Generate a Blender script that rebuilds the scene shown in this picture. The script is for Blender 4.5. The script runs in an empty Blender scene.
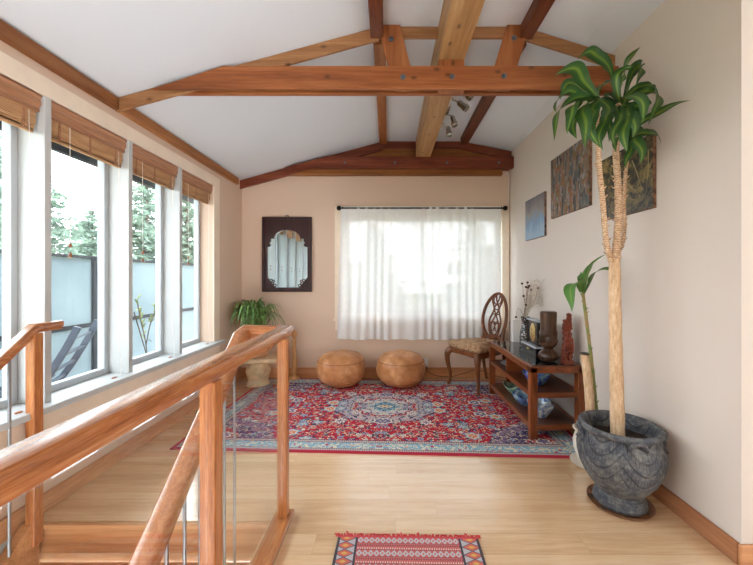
import bpy, bmesh, math, random
from math import sin, cos, pi, sqrt, radians, exp, atan2
from mathutils import Vector, Matrix, noise as mnoise

SC = bpy.context.scene
COL = SC.collection
RND = random.Random(7)

# ------------------------------------------------------------------ camera maths
F, VX, VY, H = 345.0, 388.0, 278.0, 1.232
def at(px, py, Y):
    """the point of the place at depth Y that the photograph shows at px, py"""
    return Vector(((px - VX) * Y / F, Y, H - (py - VY) * Y / F))

# ------------------------------------------------------------------ mesh helper
class MB:
    def __init__(s):
        s.v = []; s.f = []; s.uv = {}
    def add(s, vs, fs, uvs=None):
        o = len(s.v); s.v += [Vector(p) for p in vs]
        for i, f in enumerate(fs):
            if uvs: s.uv[len(s.f)] = uvs[i]
            s.f.append([a + o for a in f])
        return s
    def box(s, x0, x1, y0, y1, z0, z1):
        vs = [(x, y, z) for z in (z0, z1) for y in (y0, y1) for x in (x0, x1)]
        return s.add(vs, [(0,2,3,1),(4,5,7,6),(0,1,5,4),(2,6,7,3),(0,4,6,2),(1,3,7,5)])
    def obox(s, c, size, m=None):
        m = m or Matrix.Identity(3); c = Vector(c)
        vs = [c + m @ Vector((x*size[0]/2, y*size[1]/2, z*size[2]/2)) for z in (-1,1) for y in (-1,1) for x in (-1,1)]
        return s.add(vs, [(0,2,3,1),(4,5,7,6),(0,1,5,4),(2,6,7,3),(0,4,6,2),(1,3,7,5)])
    def bar(s, a, b, w, h, up=(0,0,1)):
        a, b = Vector(a), Vector(b); d = (b - a); L = d.length; d.normalize()
        x = d.cross(Vector(up)).normalized(); z = x.cross(d).normalized()
        m = Matrix((x, d, z)).transposed()
        return s.obox((a + b) / 2, (w, L, h), m)
    def prism(s, poly, axis, a, b):
        """polygon of 2-D points extruded along axis ('y': points are x,z; 'x': y,z; 'z': x,y)"""
        def P(p, t):
            return {'y': (p[0], t, p[1]), 'x': (t, p[0], p[1]), 'z': (p[0], p[1], t)}[axis]
        n = len(poly)
        vs = [P(p, a) for p in poly] + [P(p, b) for p in poly]
        fs = [tuple(range(n)), tuple(range(2*n-1, n-1, -1))] + [(i, (i+1) % n, n+(i+1) % n, n+i) for i in range(n)]
        return s.add(vs, fs)
    def ring(s, outer, inner, axis, a, b):
        def P(p, t):
            return {'y': (p[0], t, p[1]), 'x': (t, p[0], p[1]), 'z': (p[0], p[1], t)}[axis]
        n = len(outer)
        vs = [P(p, a) for p in outer] + [P(p, a) for p in inner] + [P(p, b) for p in outer] + [P(p, b) for p in inner]
        fs = []
        for i in range(n):
            j = (i+1) % n
            fs += [(i, j, n+j, n+i), (2*n+i, 3*n+i, 3*n+j, 2*n+j), (i, 2*n+i, 2*n+j, j), (n+i, n+j, 3*n+j, 3*n+i)]
        return s.add(vs, fs)
    def tube(s, pts, r, n=10, closed=False, flat=None, up=None, cap=True):
        """round (or flattened: flat = (w, h) factors) tube along pts; r a number or a list"""
        pts = [Vector(p) for p in pts]; N = len(pts)
        rr = r if isinstance(r, (list, tuple)) else [r] * N
        fx, fz = flat or (1, 1)
        vs = []; prevx = None
        for i, p in enumerate(pts):
            if closed: d = pts[(i+1) % N] - pts[i-1]
            else: d = pts[min(i+1, N-1)] - pts[max(i-1, 0)]
            d.normalize()
            if up is not None: x = d.cross(Vector(up))
            elif prevx is None: x = d.cross(Vector((0,0,1)) if abs(d.z) < .95 else Vector((0,1,0)))
            else: x = prevx - d * prevx.dot(d)
            if x.length < 1e-6: x = d.orthogonal()
            x.normalize(); prevx = x; z = x.cross(d).normalized()
            for k in range(n):
                t = 2*pi*k/n
                vs.append(p + x*(cos(t)*rr[i]*fx) + z*(sin(t)*rr[i]*fz))
        fs = []
        for i in range(N if closed else N-1):
            j = (i+1) % N
            for k in range(n):
                l = (k+1) % n
                fs.append((i*n+k, i*n+l, j*n+l, j*n+k))
        if not closed and cap:
            fs += [tuple(range(n-1, -1, -1)), tuple(range((N-1)*n, N*n))]
        return s.add(vs, fs)
    def sweep(s, pts, prof, up=(0,0,1)):
        """closed 2-D profile (side, up) along pts"""
        pts = [Vector(p) for p in pts]; N = len(pts); n = len(prof); vs = []
        for i, p in enumerate(pts):
            d0 = (pts[i] - pts[i-1]).normalized() if i > 0 else None
            d1 = (pts[i+1] - pts[i]).normalized() if i < N-1 else None
            d = (d0 + d1).normalized() if d0 and d1 else (d0 or d1)
            x = d.cross(Vector(up)).normalized(); z = x.cross(d).normalized()
            k = 1.0
            if d0 and d1: k = 1.0 / max(.5, d.dot(d0))
            # mitre: stretch in the bend plane
            b = None
            if d0 and d1 and (d1 - d0).length > 1e-4: b = (d1 - d0).normalized()
            for a, c in prof:
                o = x*a + z*c
                if b is not None: o = o + b * (o.dot(b) * (k - 1))
                vs.append(p + o)
        fs = []
        for i in range(N-1):
            for k in range(n):
                l = (k+1) % n
                fs.append((i*n+k, i*n+l, (i+1)*n+l, (i+1)*n+k))
        fs += [tuple(range(n-1, -1, -1)), tuple(range((N-1)*n, N*n))]
        return s.add(vs, fs)
    def lathe(s, prof, c=(0,0,0), n=40, mod=None, closed=False):
        c = Vector(c); vs = []; P = len(prof)
        for i, (r, z) in enumerate(prof):
            for k in range(n):
                t = 2*pi*k/n
                q, dz = (r, 0)
                if mod: q, dz = mod(r, z, t)
                vs.append(c + Vector((q*cos(t), q*sin(t), z + dz)))
        fs = []
        for i in range(P if closed else P-1):
            j = (i+1) % P
            for k in range(n):
                l = (k+1) % n
                fs.append((i*n+k, i*n+l, j*n+l, j*n+k))
        if not closed:
            fs += [tuple(range(n-1, -1, -1)), tuple(range((P-1)*n, P*n))]
        return s.add(vs, fs)
    def ball(s, c, r, n=10, m=6, sc=(1,1,1)):
        prof = [(max(1e-4, r*sin(pi*i/m)), -r*cos(pi*i/m)) for i in range(m+1)]
        t = MB().lathe(prof, (0,0,0), n); c = Vector(c)
        return s.add([c + Vector((v.x*sc[0], v.y*sc[1], v.z*sc[2])) for v in t.v], t.f)
    def strip(s, pts, w, side, fold=.15, two=True):
        """leaf: strip along pts, w(t) half width, side(i) sideways vector; uv u across 0..1, v along"""
        N = len(pts); vs = []
        for i, p in enumerate(pts):
            t = i/(N-1); d = (pts[min(i+1,N-1)] - pts[max(i-1,0)]).normalized()
            x = side - d*side.dot(d)
            if x.length < 1e-4: x = d.orthogonal()
            x.normalize(); z = x.cross(d)
            if z.z < 0 and abs(d.z) < .97: z = -z
            h = w(t)
            vs += [p - x*h + z*h*fold, p - x*h*.5 + z*h*fold*.35, p, p + x*h*.5 + z*h*fold*.35, p + x*h + z*h*fold]
        fs = []; uvs = []
        for i in range(N-1):
            for k in range(4):
                fs.append((i*5+k, i*5+k+1, i*5+k+6, i*5+k+5))
                a, b = k/4, (k+1)/4; t0, t1 = i/(N-1), (i+1)/(N-1)
                uvs.append([(a,t0),(b,t0),(b,t1),(a,t1)])
        return s.add(vs, fs, uvs)
    def xf(s, m):
        s.v = [m @ v for v in s.v]; return s
    def build(s, name, mat, parent=None, loc=None, smooth=False, bevel=0, flat_angle=35, recalc=True, sub=0, solid=0):
        base = Vector(loc) if loc is not None else (Vector(parent['_o']) if parent is not None and '_o' in parent else Vector((0,0,0)))
        me = bpy.data.meshes.new(name)
        me.from_pydata([tuple(v - base) for v in s.v], [], s.f)
        if s.uv:
            ul = me.uv_layers.new(name='UVMap')
            for pi_, poly in enumerate(me.polygons):
                u = s.uv.get(pi_)
                if u:
                    for k, li in enumerate(poly.loop_indices): ul.data[li].uv = u[k]
        if recalc:
            bm = bmesh.new(); bm.from_mesh(me)
            bmesh.ops.recalc_face_normals(bm, faces=bm.faces); bm.to_mesh(me); bm.free()
        if smooth:
            for p in me.polygons: p.use_smooth = True
            if flat_angle < 180:
                me.set_sharp_from_angle(angle=radians(flat_angle))
        me.materials.append(mat)
        o = bpy.data.objects.new(name, me); COL.objects.link(o)
        if parent is not None:
            o.parent = parent; o['_o'] = tuple(base)
        else:
            o.location = base; o['_o'] = tuple(base)
        if solid:
            md = o.modifiers.new('solid', 'SOLIDIFY'); md.thickness = solid; md.offset = 0
        if bevel:
            md = o.modifiers.new('bevel', 'BEVEL'); md.width = bevel; md.segments = 2; md.limit_method = 'ANGLE'; md.angle_limit = radians(40)
        if sub:
            md = o.modifiers.new('sub', 'SUBSURF'); md.levels = sub; md.render_levels = sub
        return o

def tag(o, label, cat, group=None, kind=None):
    o['label'] = label; o['category'] = cat
    if group: o['group'] = group
    if kind: o['kind'] = kind
    return o
def thing(name, label, cat, loc, group=None, kind=None):
    o = bpy.data.objects.new(name, None); COL.objects.link(o)
    o.location = loc; o['_o'] = tuple(loc); o.empty_display_size = .1
    return tag(o, label, cat, group, kind)
def struct(o, label=None, cat=None):
    o['kind'] = 'structure'
    if label: o['label'] = label; o['category'] = cat
    return o
def dup(root, loc, label):
    r = root.copy(); COL.objects.link(r); r.location = loc; r['label'] = label
    for ch in list(root.children):
        c = ch.copy(); COL.objects.link(c); c.parent = r
        for g in list(ch.children):
            d = g.copy(); COL.objects.link(d); d.parent = c
    return r

# ------------------------------------------------------------------ material helper
def lin(c):
    return tuple(((v/255)/12.92 if v/255 <= .04045 else (((v/255)+.055)/1.055)**2.4) for v in c[:3]) + (1.0,)

class G:
    """small wrapper to write node trees as expressions"""
    def __init__(s, name):
        s.m = bpy.data.materials.new(name); s.m.use_nodes = True
        s.t = s.m.node_tree; s.t.nodes.clear()
        s.out = s.t.nodes.new('ShaderNodeOutputMaterial'); s._tc = None
    def n(s, typ, **kw):
        nd = s.t.nodes.new(typ)
        for k, v in kw.items(): setattr(nd, k, v)
        return nd
    def put(s, sock, v):
        if isinstance(v, bpy.types.NodeSocket): s.t.links.new(v, sock)
        elif v is not None: sock.default_value = v
    def co(s, kind='Object'):
        if not s._tc: s._tc = s.n('ShaderNodeTexCoord')
        return s._tc.outputs[kind]
    def map(s, v, scale=(1,1,1), loc=(0,0,0), rot=(0,0,0)):
        nd = s.n('ShaderNodeMapping'); s.put(nd.inputs['Vector'], v)
        nd.inputs['Scale'].default_value = scale; nd.inputs['Location'].default_value = loc; nd.inputs['Rotation'].default_value = rot
        return nd.outputs[0]
    def ma(s, op, a, b=None, c=None, clamp=False):
        nd = s.n('ShaderNodeMath', operation=op, use_clamp=clamp)
        s.put(nd.inputs[0], a)
        if b is not None: s.put(nd.inputs[1], b)
        if c is not None: s.put(nd.inputs[2], c)
        return nd.outputs[0]
    def xyz(s, v):
        nd = s.n('ShaderNodeSeparateXYZ'); s.put(nd.inputs[0], v); return nd.outputs
    def vec(s, x, y, z=0.0):
        nd = s.n('ShaderNodeCombineXYZ'); s.put(nd.inputs[0], x); s.put(nd.inputs[1], y); s.put(nd.inputs[2], z); return nd.outputs[0]
    def noise(s, v, scale=5, detail=3, rough=.5, dist=0):
        nd = s.n('ShaderNodeTexNoise'); s.put(nd.inputs['Vector'], v)
        nd.inputs['Scale'].default_value = scale; nd.inputs['Detail'].default_value = detail
        nd.inputs['Roughness'].default_value = rough; nd.inputs['Distortion'].default_value = dist
        return nd.outputs
    def vor(s, v, scale=5, feature='F1', rand=1):
        nd = s.n('ShaderNodeTexVoronoi', feature=feature); s.put(nd.inputs['Vector'], v)
        nd.inputs['Scale'].default_value = scale; nd.inputs['Randomness'].default_value = rand
        return nd.outputs
    def wave(s, v, scale=5, dist=0, detail=2, dscale=1, dirn='X', typ='BANDS'):
        nd = s.n('ShaderNodeTexWave', wave_type=typ); s.put(nd.inputs['Vector'], v)
        if typ == 'BANDS': nd.bands_direction = dirn
        nd.inputs['Scale'].default_value = scale; nd.inputs['Distortion'].default_value = dist
        nd.inputs['Detail'].default_value = detail; nd.inputs['Detail Scale'].default_value = dscale
        return nd.outputs['Fac']
    def ramp(s, f, stops, interp='LINEAR'):
        nd = s.n('ShaderNodeValToRGB'); cr = nd.color_ramp; cr.interpolation = interp
        while len(cr.elements) < len(stops): cr.elements.new(.5)
        for e, (p, c) in zip(cr.elements, stops):
            e.position = p; e.color = lin(c) if max(c) > 1.0 else tuple(c[:3]) + (1,)
        s.put(nd.inputs[0], f); return nd.outputs[0]
    def mix(s, f, a, b, blend='MIX'):
        nd = s.n('ShaderNodeMix', data_type='RGBA', blend_type=blend)
        s.put(nd.inputs[0], f)
        s.put(nd.inputs[6], a if isinstance(a, bpy.types.NodeSocket) else lin(a))
        s.put(nd.inputs[7], b if isinstance(b, bpy.types.NodeSocket) else lin(b))
        return nd.outputs[2]
    def lt(s, a, b): return s.ma('LESS_THAN', a, b)
    def gt(s, a, b): return s.ma('GREATER_THAN', a, b)
    def band(s, v, a, b): return s.ma('MULTIPLY', s.gt(v, a), s.lt(v, b))
    def bump(s, h, strength=.3, dist=.01):
        nd = s.n('ShaderNodeBump'); s.put(nd.inputs['Height'], h)
        nd.inputs['Strength'].default_value = strength; nd.inputs['Distance'].default_value = dist
        return nd.outputs[0]
    def pbr(s, col, rough=.5, metal=0, normal=None, spec=.5, coat=0, sheen=0, cior=1.5, crough=.25, ior=1.45):
        b = s.n('ShaderNodeBsdfPrincipled')
        s.put(b.inputs['Base Color'], col if isinstance(col, bpy.types.NodeSocket) else lin(col))
        s.put(b.inputs['Roughness'], rough); s.put(b.inputs['Metallic'], metal)
        b.inputs['Specular IOR Level'].default_value = spec; b.inputs['Coat Weight'].default_value = coat
        b.inputs['Coat Roughness'].default_value = crough; b.inputs['Coat IOR'].default_value = cior
        b.inputs['Sheen Weight'].default_value = sheen; b.inputs['IOR'].default_value = ior
        if normal is not None: s.put(b.inputs['Normal'], normal)
        return b.outputs[0]
    def end(s, shader):
        s.t.links.new(shader, s.out.inputs[0]); return s.m

def plain(name, c, rough=.5, metal=0, var=.06, scale=8, spec=.5, coat=0, bump=0):
    g = G(name); nz = g.noise(g.co(), scale, 4)[0]
    d = tuple(max(0, v*(1-var)) for v in c); e = tuple(min(255, v*(1+var)) for v in c)
    col = g.ramp(nz, [(.3, d), (.7, e)])
    return g.end(g.pbr(col, rough, metal, g.bump(nz, bump, .005) if bump else None, spec, coat))

def wood(name, dark, mid, light, axis='x', rough=.4, scale=1.0, knots=False, coat=0, spec=.4, cior=1.5):
    g = G(name); k = {'x': (.06,1,1), 'y': (1,.06,1), 'z': (1,1,.06)}[axis]
    v = g.map(g.co(), tuple(a*scale for a in k))
    big = g.noise(v, 14, 3, .5, .6)[0]
    fine = g.noise(v, 90, 4, .65)[0]
    f = g.ma('ADD', g.ma('MULTIPLY', big, .62 if not coat else .45), g.ma('MULTIPLY', fine, .38 if not coat else .55))
    col = g.ramp(f, [(.34, dark), (.5, mid), (.66, light)])
    if knots:
        c3 = g.xyz(g.co())
        q = {'x': lambda: g.vec(g.ma('MULTIPLY', c3[0], .6), c3[2]), 'y': lambda: g.vec(c3[0], g.ma('MULTIPLY', c3[1], .6)), 'z': lambda: g.vec(c3[0], g.ma('MULTIPLY', c3[2], .6))}[axis]()
        vo = g.vor(q, 8.5); vo[0].node.voronoi_dimensions = '2D'
        pick = g.gt(g.xyz(vo[1])[0], .60)
        kn = g.ma('MULTIPLY', g.ma('SUBTRACT', 1.0, g.ma('DIVIDE', vo[0], .15), clamp=True), pick)
        col = g.mix(g.ma('MULTIPLY', kn, .85), col, tuple(v*.45 for v in dark))
    return g.end(g.pbr(col, rough, 0, g.bump(fine, .08, .003) if not coat else None, spec, coat, cior=cior))

M = {}
# --- paint, floor
def paint(name, c, rough=.85):
    g = G(name); nz = g.noise(g.co(), 140, 2)[0]; lo = g.noise(g.co(), 1.2, 2)[0]
    col = g.ramp(lo, [(.3, tuple(v*.985 for v in c)), (.7, c)])
    return g.end(g.pbr(col, rough, 0, g.bump(nz, .05, .002), .25))
M['wall'] = paint('wall_paint', (220, 211, 202))
M['wallpeach'] = paint('wall_paint_peach', (222, 197, 175))
M['ceil'] = paint('ceiling_paint', (220, 226, 232))
M['white'] = plain('white_trim_paint', (194, 197, 196), .45, var=.015)
M['cream'] = plain('cream_trim_paint', (238, 222, 202), .5, var=.02)
M['vinyl'] = plain('window_vinyl', (188, 194, 198), .35, var=.01)
def floor_mat():
    g = G('oak_laminate')
    c = g.xyz(g.co())
    row = g.ma('FLOOR', g.ma('DIVIDE', c[1], .128))
    fy = g.ma('FRACT', g.ma('DIVIDE', c[1], .128))
    off = g.ma('FRACT', g.ma('MULTIPLY', g.ma('SINE', g.ma('MULTIPLY', row, 12.99)), 43758.5))
    xx = g.ma('ADD', g.ma('DIVIDE', c[0], 1.25), off)
    brd = g.ma('FLOOR', xx); fx = g.ma('FRACT', xx)
    rid = g.ma('FRACT', g.ma('MULTIPLY', g.ma('SINE', g.ma('ADD', g.ma('MULTIPLY', row, 7.13), g.ma('MULTIPLY', brd, 3.71))), 9123.7))
    v = g.vec(g.ma('ADD', g.ma('MULTIPLY', c[0], .9), g.ma('MULTIPLY', rid, 30)), g.ma('MULTIPLY', c[1], 14), rid)
    gr = g.noise(v, 1.6, 4, .6, .9)[0]; fine = g.noise(v, 14, 3, .6)[0]
    f = g.ma('ADD', g.ma('MULTIPLY', gr, .6), g.ma('ADD', g.ma('MULTIPLY', fine, .25), g.ma('MULTIPLY', rid, .15)))
    col = g.ramp(f, [(.3, (200,160,116)), (.5, (222,186,144)), (.72, (236,206,168))])
    seam = g.ma('MAXIMUM', g.ma('MAXIMUM', g.lt(fy, .015), g.gt(fy, .985)), g.lt(fx, .0022))
    col = g.mix(g.ma('MULTIPLY', seam, .22), col, (150,112,80))
    return g.end(g.pbr(col, g.ma('ADD', .17, g.ma('MULTIPLY', fine, .10)), 0, g.bump(g.ma('SUBTRACT', fine, seam), .03, .002), .6, 1.0, cior=1.9, crough=.14))
M['floor'] = floor_mat()
# --- woods
M['oak_y'] = wood('golden_oak_along', (134,76,38), (176,108,58), (200,138,84), 'y', .26, 2.6, coat=1.0, cior=1.8)
M['oak_x'] = wood('golden_oak_across', (134,76,38), (176,108,58), (200,138,84), 'x', .28, 2.0, coat=.6)
M['oak_z'] = wood('golden_oak_upright', (134,76,38), (176,108,58), (200,138,84), 'z', .32, 2.6, coat=.2)
M['oakpale'] = wood('stair_oak', (160,106,64), (188,134,88), (208,158,112), 'x', .4, 1)
M['base_y'] = wood('baseboard_oak_along', (148,96,64), (176,122,86), (194,142,104), 'y', .4, 1)
M['base_x'] = wood('baseboard_oak_across', (172,116,74), (200,142,98), (216,162,118), 'x', .4, 1)
M['base_l'] = wood('baseboard_oak_glare_tint', (176,124,84), (202,150,108), (220,174,132), 'y', .35, 1, coat=.5)  # oak lightened in colour for the reflected light on the left baseboard
M['tie'] = wood('cedar_tie', (116,64,32), (150,88,48), (174,112,66), 'x', .5, 1, knots=True)
M['strut'] = wood('cedar_strut', (120,68,36), (150,90,50), (174,114,70), 'z', .5, 1, knots=True)
M['rafter'] = wood('cedar_rafter', (128,86,52), (160,114,74), (182,140,98), 'x', .5, 1, knots=True)
M['ridge'] = wood('pine_ridge', (150,108,66), (176,136,90), (198,162,116), 'y', .5, 1, knots=True)
M['purlin_dark'] = wood('dark_purlin', (70,32,18), (104,54,32), (130,74,46), 'y', .45, 1)
M['purlin'] = wood('brown_purlin', (112,60,30), (150,92,50), (176,118,70), 'y', .5, 1)
M['plate'] = wood('wall_plate_wood', (92,50,24), (126,78,42), (150,100,60), 'y', .5, 1)
M['plate_far'] = wood('wall_plate_far_wood', (120,70,34), (158,102,56), (182,128,78), 'y', .5, 1)
M['backtruss'] = wood('red_stained_fir', (92,40,24), (122,60,38), (146,82,54), 'x', .45, 1)
M['backboard'] = wood('back_board_pine', (112,66,30), (146,92,46), (168,112,62), 'x', .5, 1)
M['walnut'] = wood('console_wood', (80,38,18), (122,64,32), (152,88,50), 'y', .3, 1, coat=.3)
M['walnut_x'] = wood('console_wood_across', (80,38,18), (122,64,32), (152,88,50), 'x', .3, 1, coat=.3)
M['walnut_z'] = wood('console_wood_upright', (86,40,18), (130,68,32), (160,94,50), 'z', .3, 1, coat=.3)
M['shelf'] = wood('console_shelf', (58,28,18), (88,46,28), (112,64,40), 'y', .3, 1, coat=.2)
M['chair'] = wood('chair_walnut', (74,38,18), (114,64,32), (146,90,50), 'z', .3, 1.6, coat=.4)
M['mahog'] = wood('mirror_mahogany', (34,14,14), (54,24,22), (74,36,32), 'z', .35, 1.4, coat=.2)
M['turned'] = wood('turned_pale_wood', (168,116,66), (196,146,94), (214,170,120), 'z', .4, 1.5)
M['headwood'] = wood('carved_dark_wood', (36,20,12), (66,42,26), (96,66,42), 'z', .35, 2.2, coat=.2)
M['redwood'] = wood('carved_red_wood', (84,34,22), (122,56,38), (150,82,58), 'z', .5, 2.5)
M['blindwood'] = wood('blind_valance_wood', (144,98,70), (174,126,94), (196,150,116), 'y', .4, 1.4)
M['terracotta'] = plain('terracotta', (200,146,98), .7, var=.12, bump=.1)
M['creamglaze'] = plain('cream_glaze', (226,204,164), .35, var=.1, scale=14, bump=.1)
M['steel'] = plain('grey_steel_rod', (150,152,154), .35, .8, var=.05)
M['chrome'] = plain('brushed_nickel', (190,184,174), .25, 1, var=.05)
M['black'] = plain('black_lacquer', (14,14,16), .18, var=.3, coat=.4)
M['blackmetal'] = plain('black_iron', (22,20,20), .4, .5, var=.2)
M['silver'] = plain('silver_trim', (200,202,206), .25, .9, var=.04)
M['greyrim'] = plain('pale_grey_rim', (176,182,192), .25, 0, var=.08, coat=.4)
M['goldoval'] = plain('gold_oval', (190,166,112), .3, .7, var=.25, scale=30)
M['bolt'] = plain('galvanised_bolt', (120,124,130), .4, .9, var=.1)
M['darkhole'] = plain('dark_bolt_recess', (40,34,34), .6)
M['fence'] = plain('grey_fence_metal', (34,38,44), .85, 0, var=.05)
M['eave'] = plain('grey_eave_paint', (72,74,82), .6, var=.05)
M['deck'] = plain('outdoor_deck', (150,146,140), .8, var=.1, scale=4)
M['lawn'] = plain('lawn_green', (96,116,70), .95, var=.3, scale=3)
M['patio'] = plain('patio_chair_metal', (64,74,88), .4, .3, var=.05)
M['sling'] = plain('patio_sling_fabric', (120,130,140), .8, var=.08)
M['cordwhite'] = plain('white_cord', (232,224,214), .7)
M['tassel'] = plain('wood_tassel', (176,112,76), .45)
M['cable'] = plain('dark_cable', (52,44,40), .6)
M['plastic'] = plain('white_plastic', (226,224,220), .4, var=.01)
M['soil'] = plain('potting_soil', (54,44,38), .95, var=.3, scale=40, bump=.6)
M['whiteglaze'] = plain('white_pot_glaze', (222,216,204), .3, var=.05)
M['stem'] = plain('dry_stem', (112,92,66), .8)
M['seed'] = plain('dry_seed_head', (70,40,30), .9)
M['spray'] = plain('pale_dry_spray', (196,184,164), .9)
M['trunkout'] = plain('conifer_bark', (84,70,58), .9, var=.2)
M['leafdark'] = plain('spider_leaf', (92,124,66), .45, var=.35, scale=20)
M['rim_sauc'] = plain('brown_saucer_glaze', (112,74,50), .3, var=.35, scale=20)

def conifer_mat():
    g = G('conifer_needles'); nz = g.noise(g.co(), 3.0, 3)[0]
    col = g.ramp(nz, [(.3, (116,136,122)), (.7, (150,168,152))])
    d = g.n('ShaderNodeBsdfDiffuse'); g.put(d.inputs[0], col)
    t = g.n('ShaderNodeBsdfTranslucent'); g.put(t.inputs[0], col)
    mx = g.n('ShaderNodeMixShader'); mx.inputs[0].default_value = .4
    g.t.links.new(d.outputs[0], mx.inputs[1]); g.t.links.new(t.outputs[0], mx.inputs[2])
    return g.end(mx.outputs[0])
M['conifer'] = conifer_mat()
M['autumn'] = plain('autumn_foliage', (214,150,70), .8, var=.25, scale=6)
M['sprig'] = plain('sprig_foliage', (120,132,84), .7, var=.15, scale=6)

def thin_glass(name, tint=(1,1,1), f0=.04, rough=0.0):
    g = G(name)
    tr = g.n('ShaderNodeBsdfTransparent'); tr.inputs[0].default_value = tint + (1,)
    gl = g.n('ShaderNodeBsdfGlossy'); gl.inputs['Roughness'].default_value = rough
    ge = g.n('ShaderNodeNewGeometry'); dt = g.n('ShaderNodeVectorMath', operation='DOT_PRODUCT')
    g.put(dt.inputs[0], ge.outputs['Incoming']); g.put(dt.inputs[1], ge.outputs['Normal'])
    fac = g.ma('ADD', f0, g.ma('MULTIPLY', 1 - f0, g.ma('POWER', g.ma('SUBTRACT', 1.0, g.ma('ABSOLUTE', dt.outputs['Value']), clamp=True), 5)), clamp=True)
    mx = g.n('ShaderNodeMixShader'); g.put(mx.inputs[0], fac)
    g.t.links.new(tr.outputs[0], mx.inputs[1]); g.t.links.new(gl.outputs[0], mx.inputs[2])
    return g.end(mx.outputs[0])
M['glass'] = thin_glass('window_glass', (.97,.985,.98))
M['guardglass'] = thin_glass('guard_glass', (.985,.99,.985))
def frosted():
    g = G('frosted_panel'); nz = g.noise(g.map(g.co(), (1,1,1)), 1.5, 3)[0]
    col = g.ramp(nz, [(.3, (146,160,166)), (.7, (166,178,183))])
    d = g.n('ShaderNodeBsdfDiffuse'); g.put(d.inputs[0], col)
    t = g.n('ShaderNodeBsdfTranslucent'); g.put(t.inputs[0], col)
    mx = g.n('ShaderNodeMixShader'); mx.inputs[0].default_value = .6
    g.t.links.new(d.outputs[0], mx.inputs[1]); g.t.links.new(t.outputs[0], mx.inputs[2])
    return g.end(mx.outputs[0])
M['frost'] = frosted()
def mirror_mat():
    g = G('mirror_silver'); nz = g.noise(g.co(), 3, 2)[0]
    return g.end(g.pbr(g.ramp(nz, [(.3, (224,236,236)), (.7, (232,242,242))]), .02, 1.0))
M['mirror'] = mirror_mat()
def lace():
    g = G('white_lace_sheer')
    v = g.co('UV'); c = g.xyz(v)
    v1 = g.vor(g.map(v, (1,1,1)), 26)[0]; v2 = g.vor(v, 90)[0]
    fl = g.ma('SUBTRACT', 1.0, g.ma('MULTIPLY', v1, 2.6), clamp=True)
    net = g.ma('MULTIPLY', g.gt(v2, .34), .04)
    hem = g.ma('MAXIMUM', g.lt(c[1], .03), g.band(c[1], .16, .20))
    hem2 = g.ma('MULTIPLY', g.lt(c[1], .20), .12)
    top = g.ma('MULTIPLY', g.gt(c[1], .955), .3)
    op = g.ma('ADD', g.ma('ADD', .975, g.ma('MULTIPLY', g.gt(fl, .25), .16)), g.ma('ADD', g.ma('MULTIPLY', hem, .16), g.ma('ADD', hem2, top)))
    op = g.ma('SUBTRACT', op, g.ma('MULTIPLY', net, .5), clamp=True)
    col = (240, 241, 240)
    d = g.n('ShaderNodeBsdfDiffuse'); d.inputs[0].default_value = lin(col)
    t = g.n('ShaderNodeBsdfTranslucent'); t.inputs[0].default_value = lin(col)
    mx = g.n('ShaderNodeMixShader'); mx.inputs[0].default_value = .11
    g.t.links.new(d.outputs[0], mx.inputs[1]); g.t.links.new(t.outputs[0], mx.inputs[2])
    tr = g.n('ShaderNodeBsdfTransparent')
    m2 = g.n('ShaderNodeMixShader'); g.put(m2.inputs[0], op)
    g.t.links.new(tr.outputs[0], m2.inputs[1]); g.t.links.new(mx.outputs[0], m2.inputs[2])
    return g.end(m2.outputs[0])
M['lace'] = lace()

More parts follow.
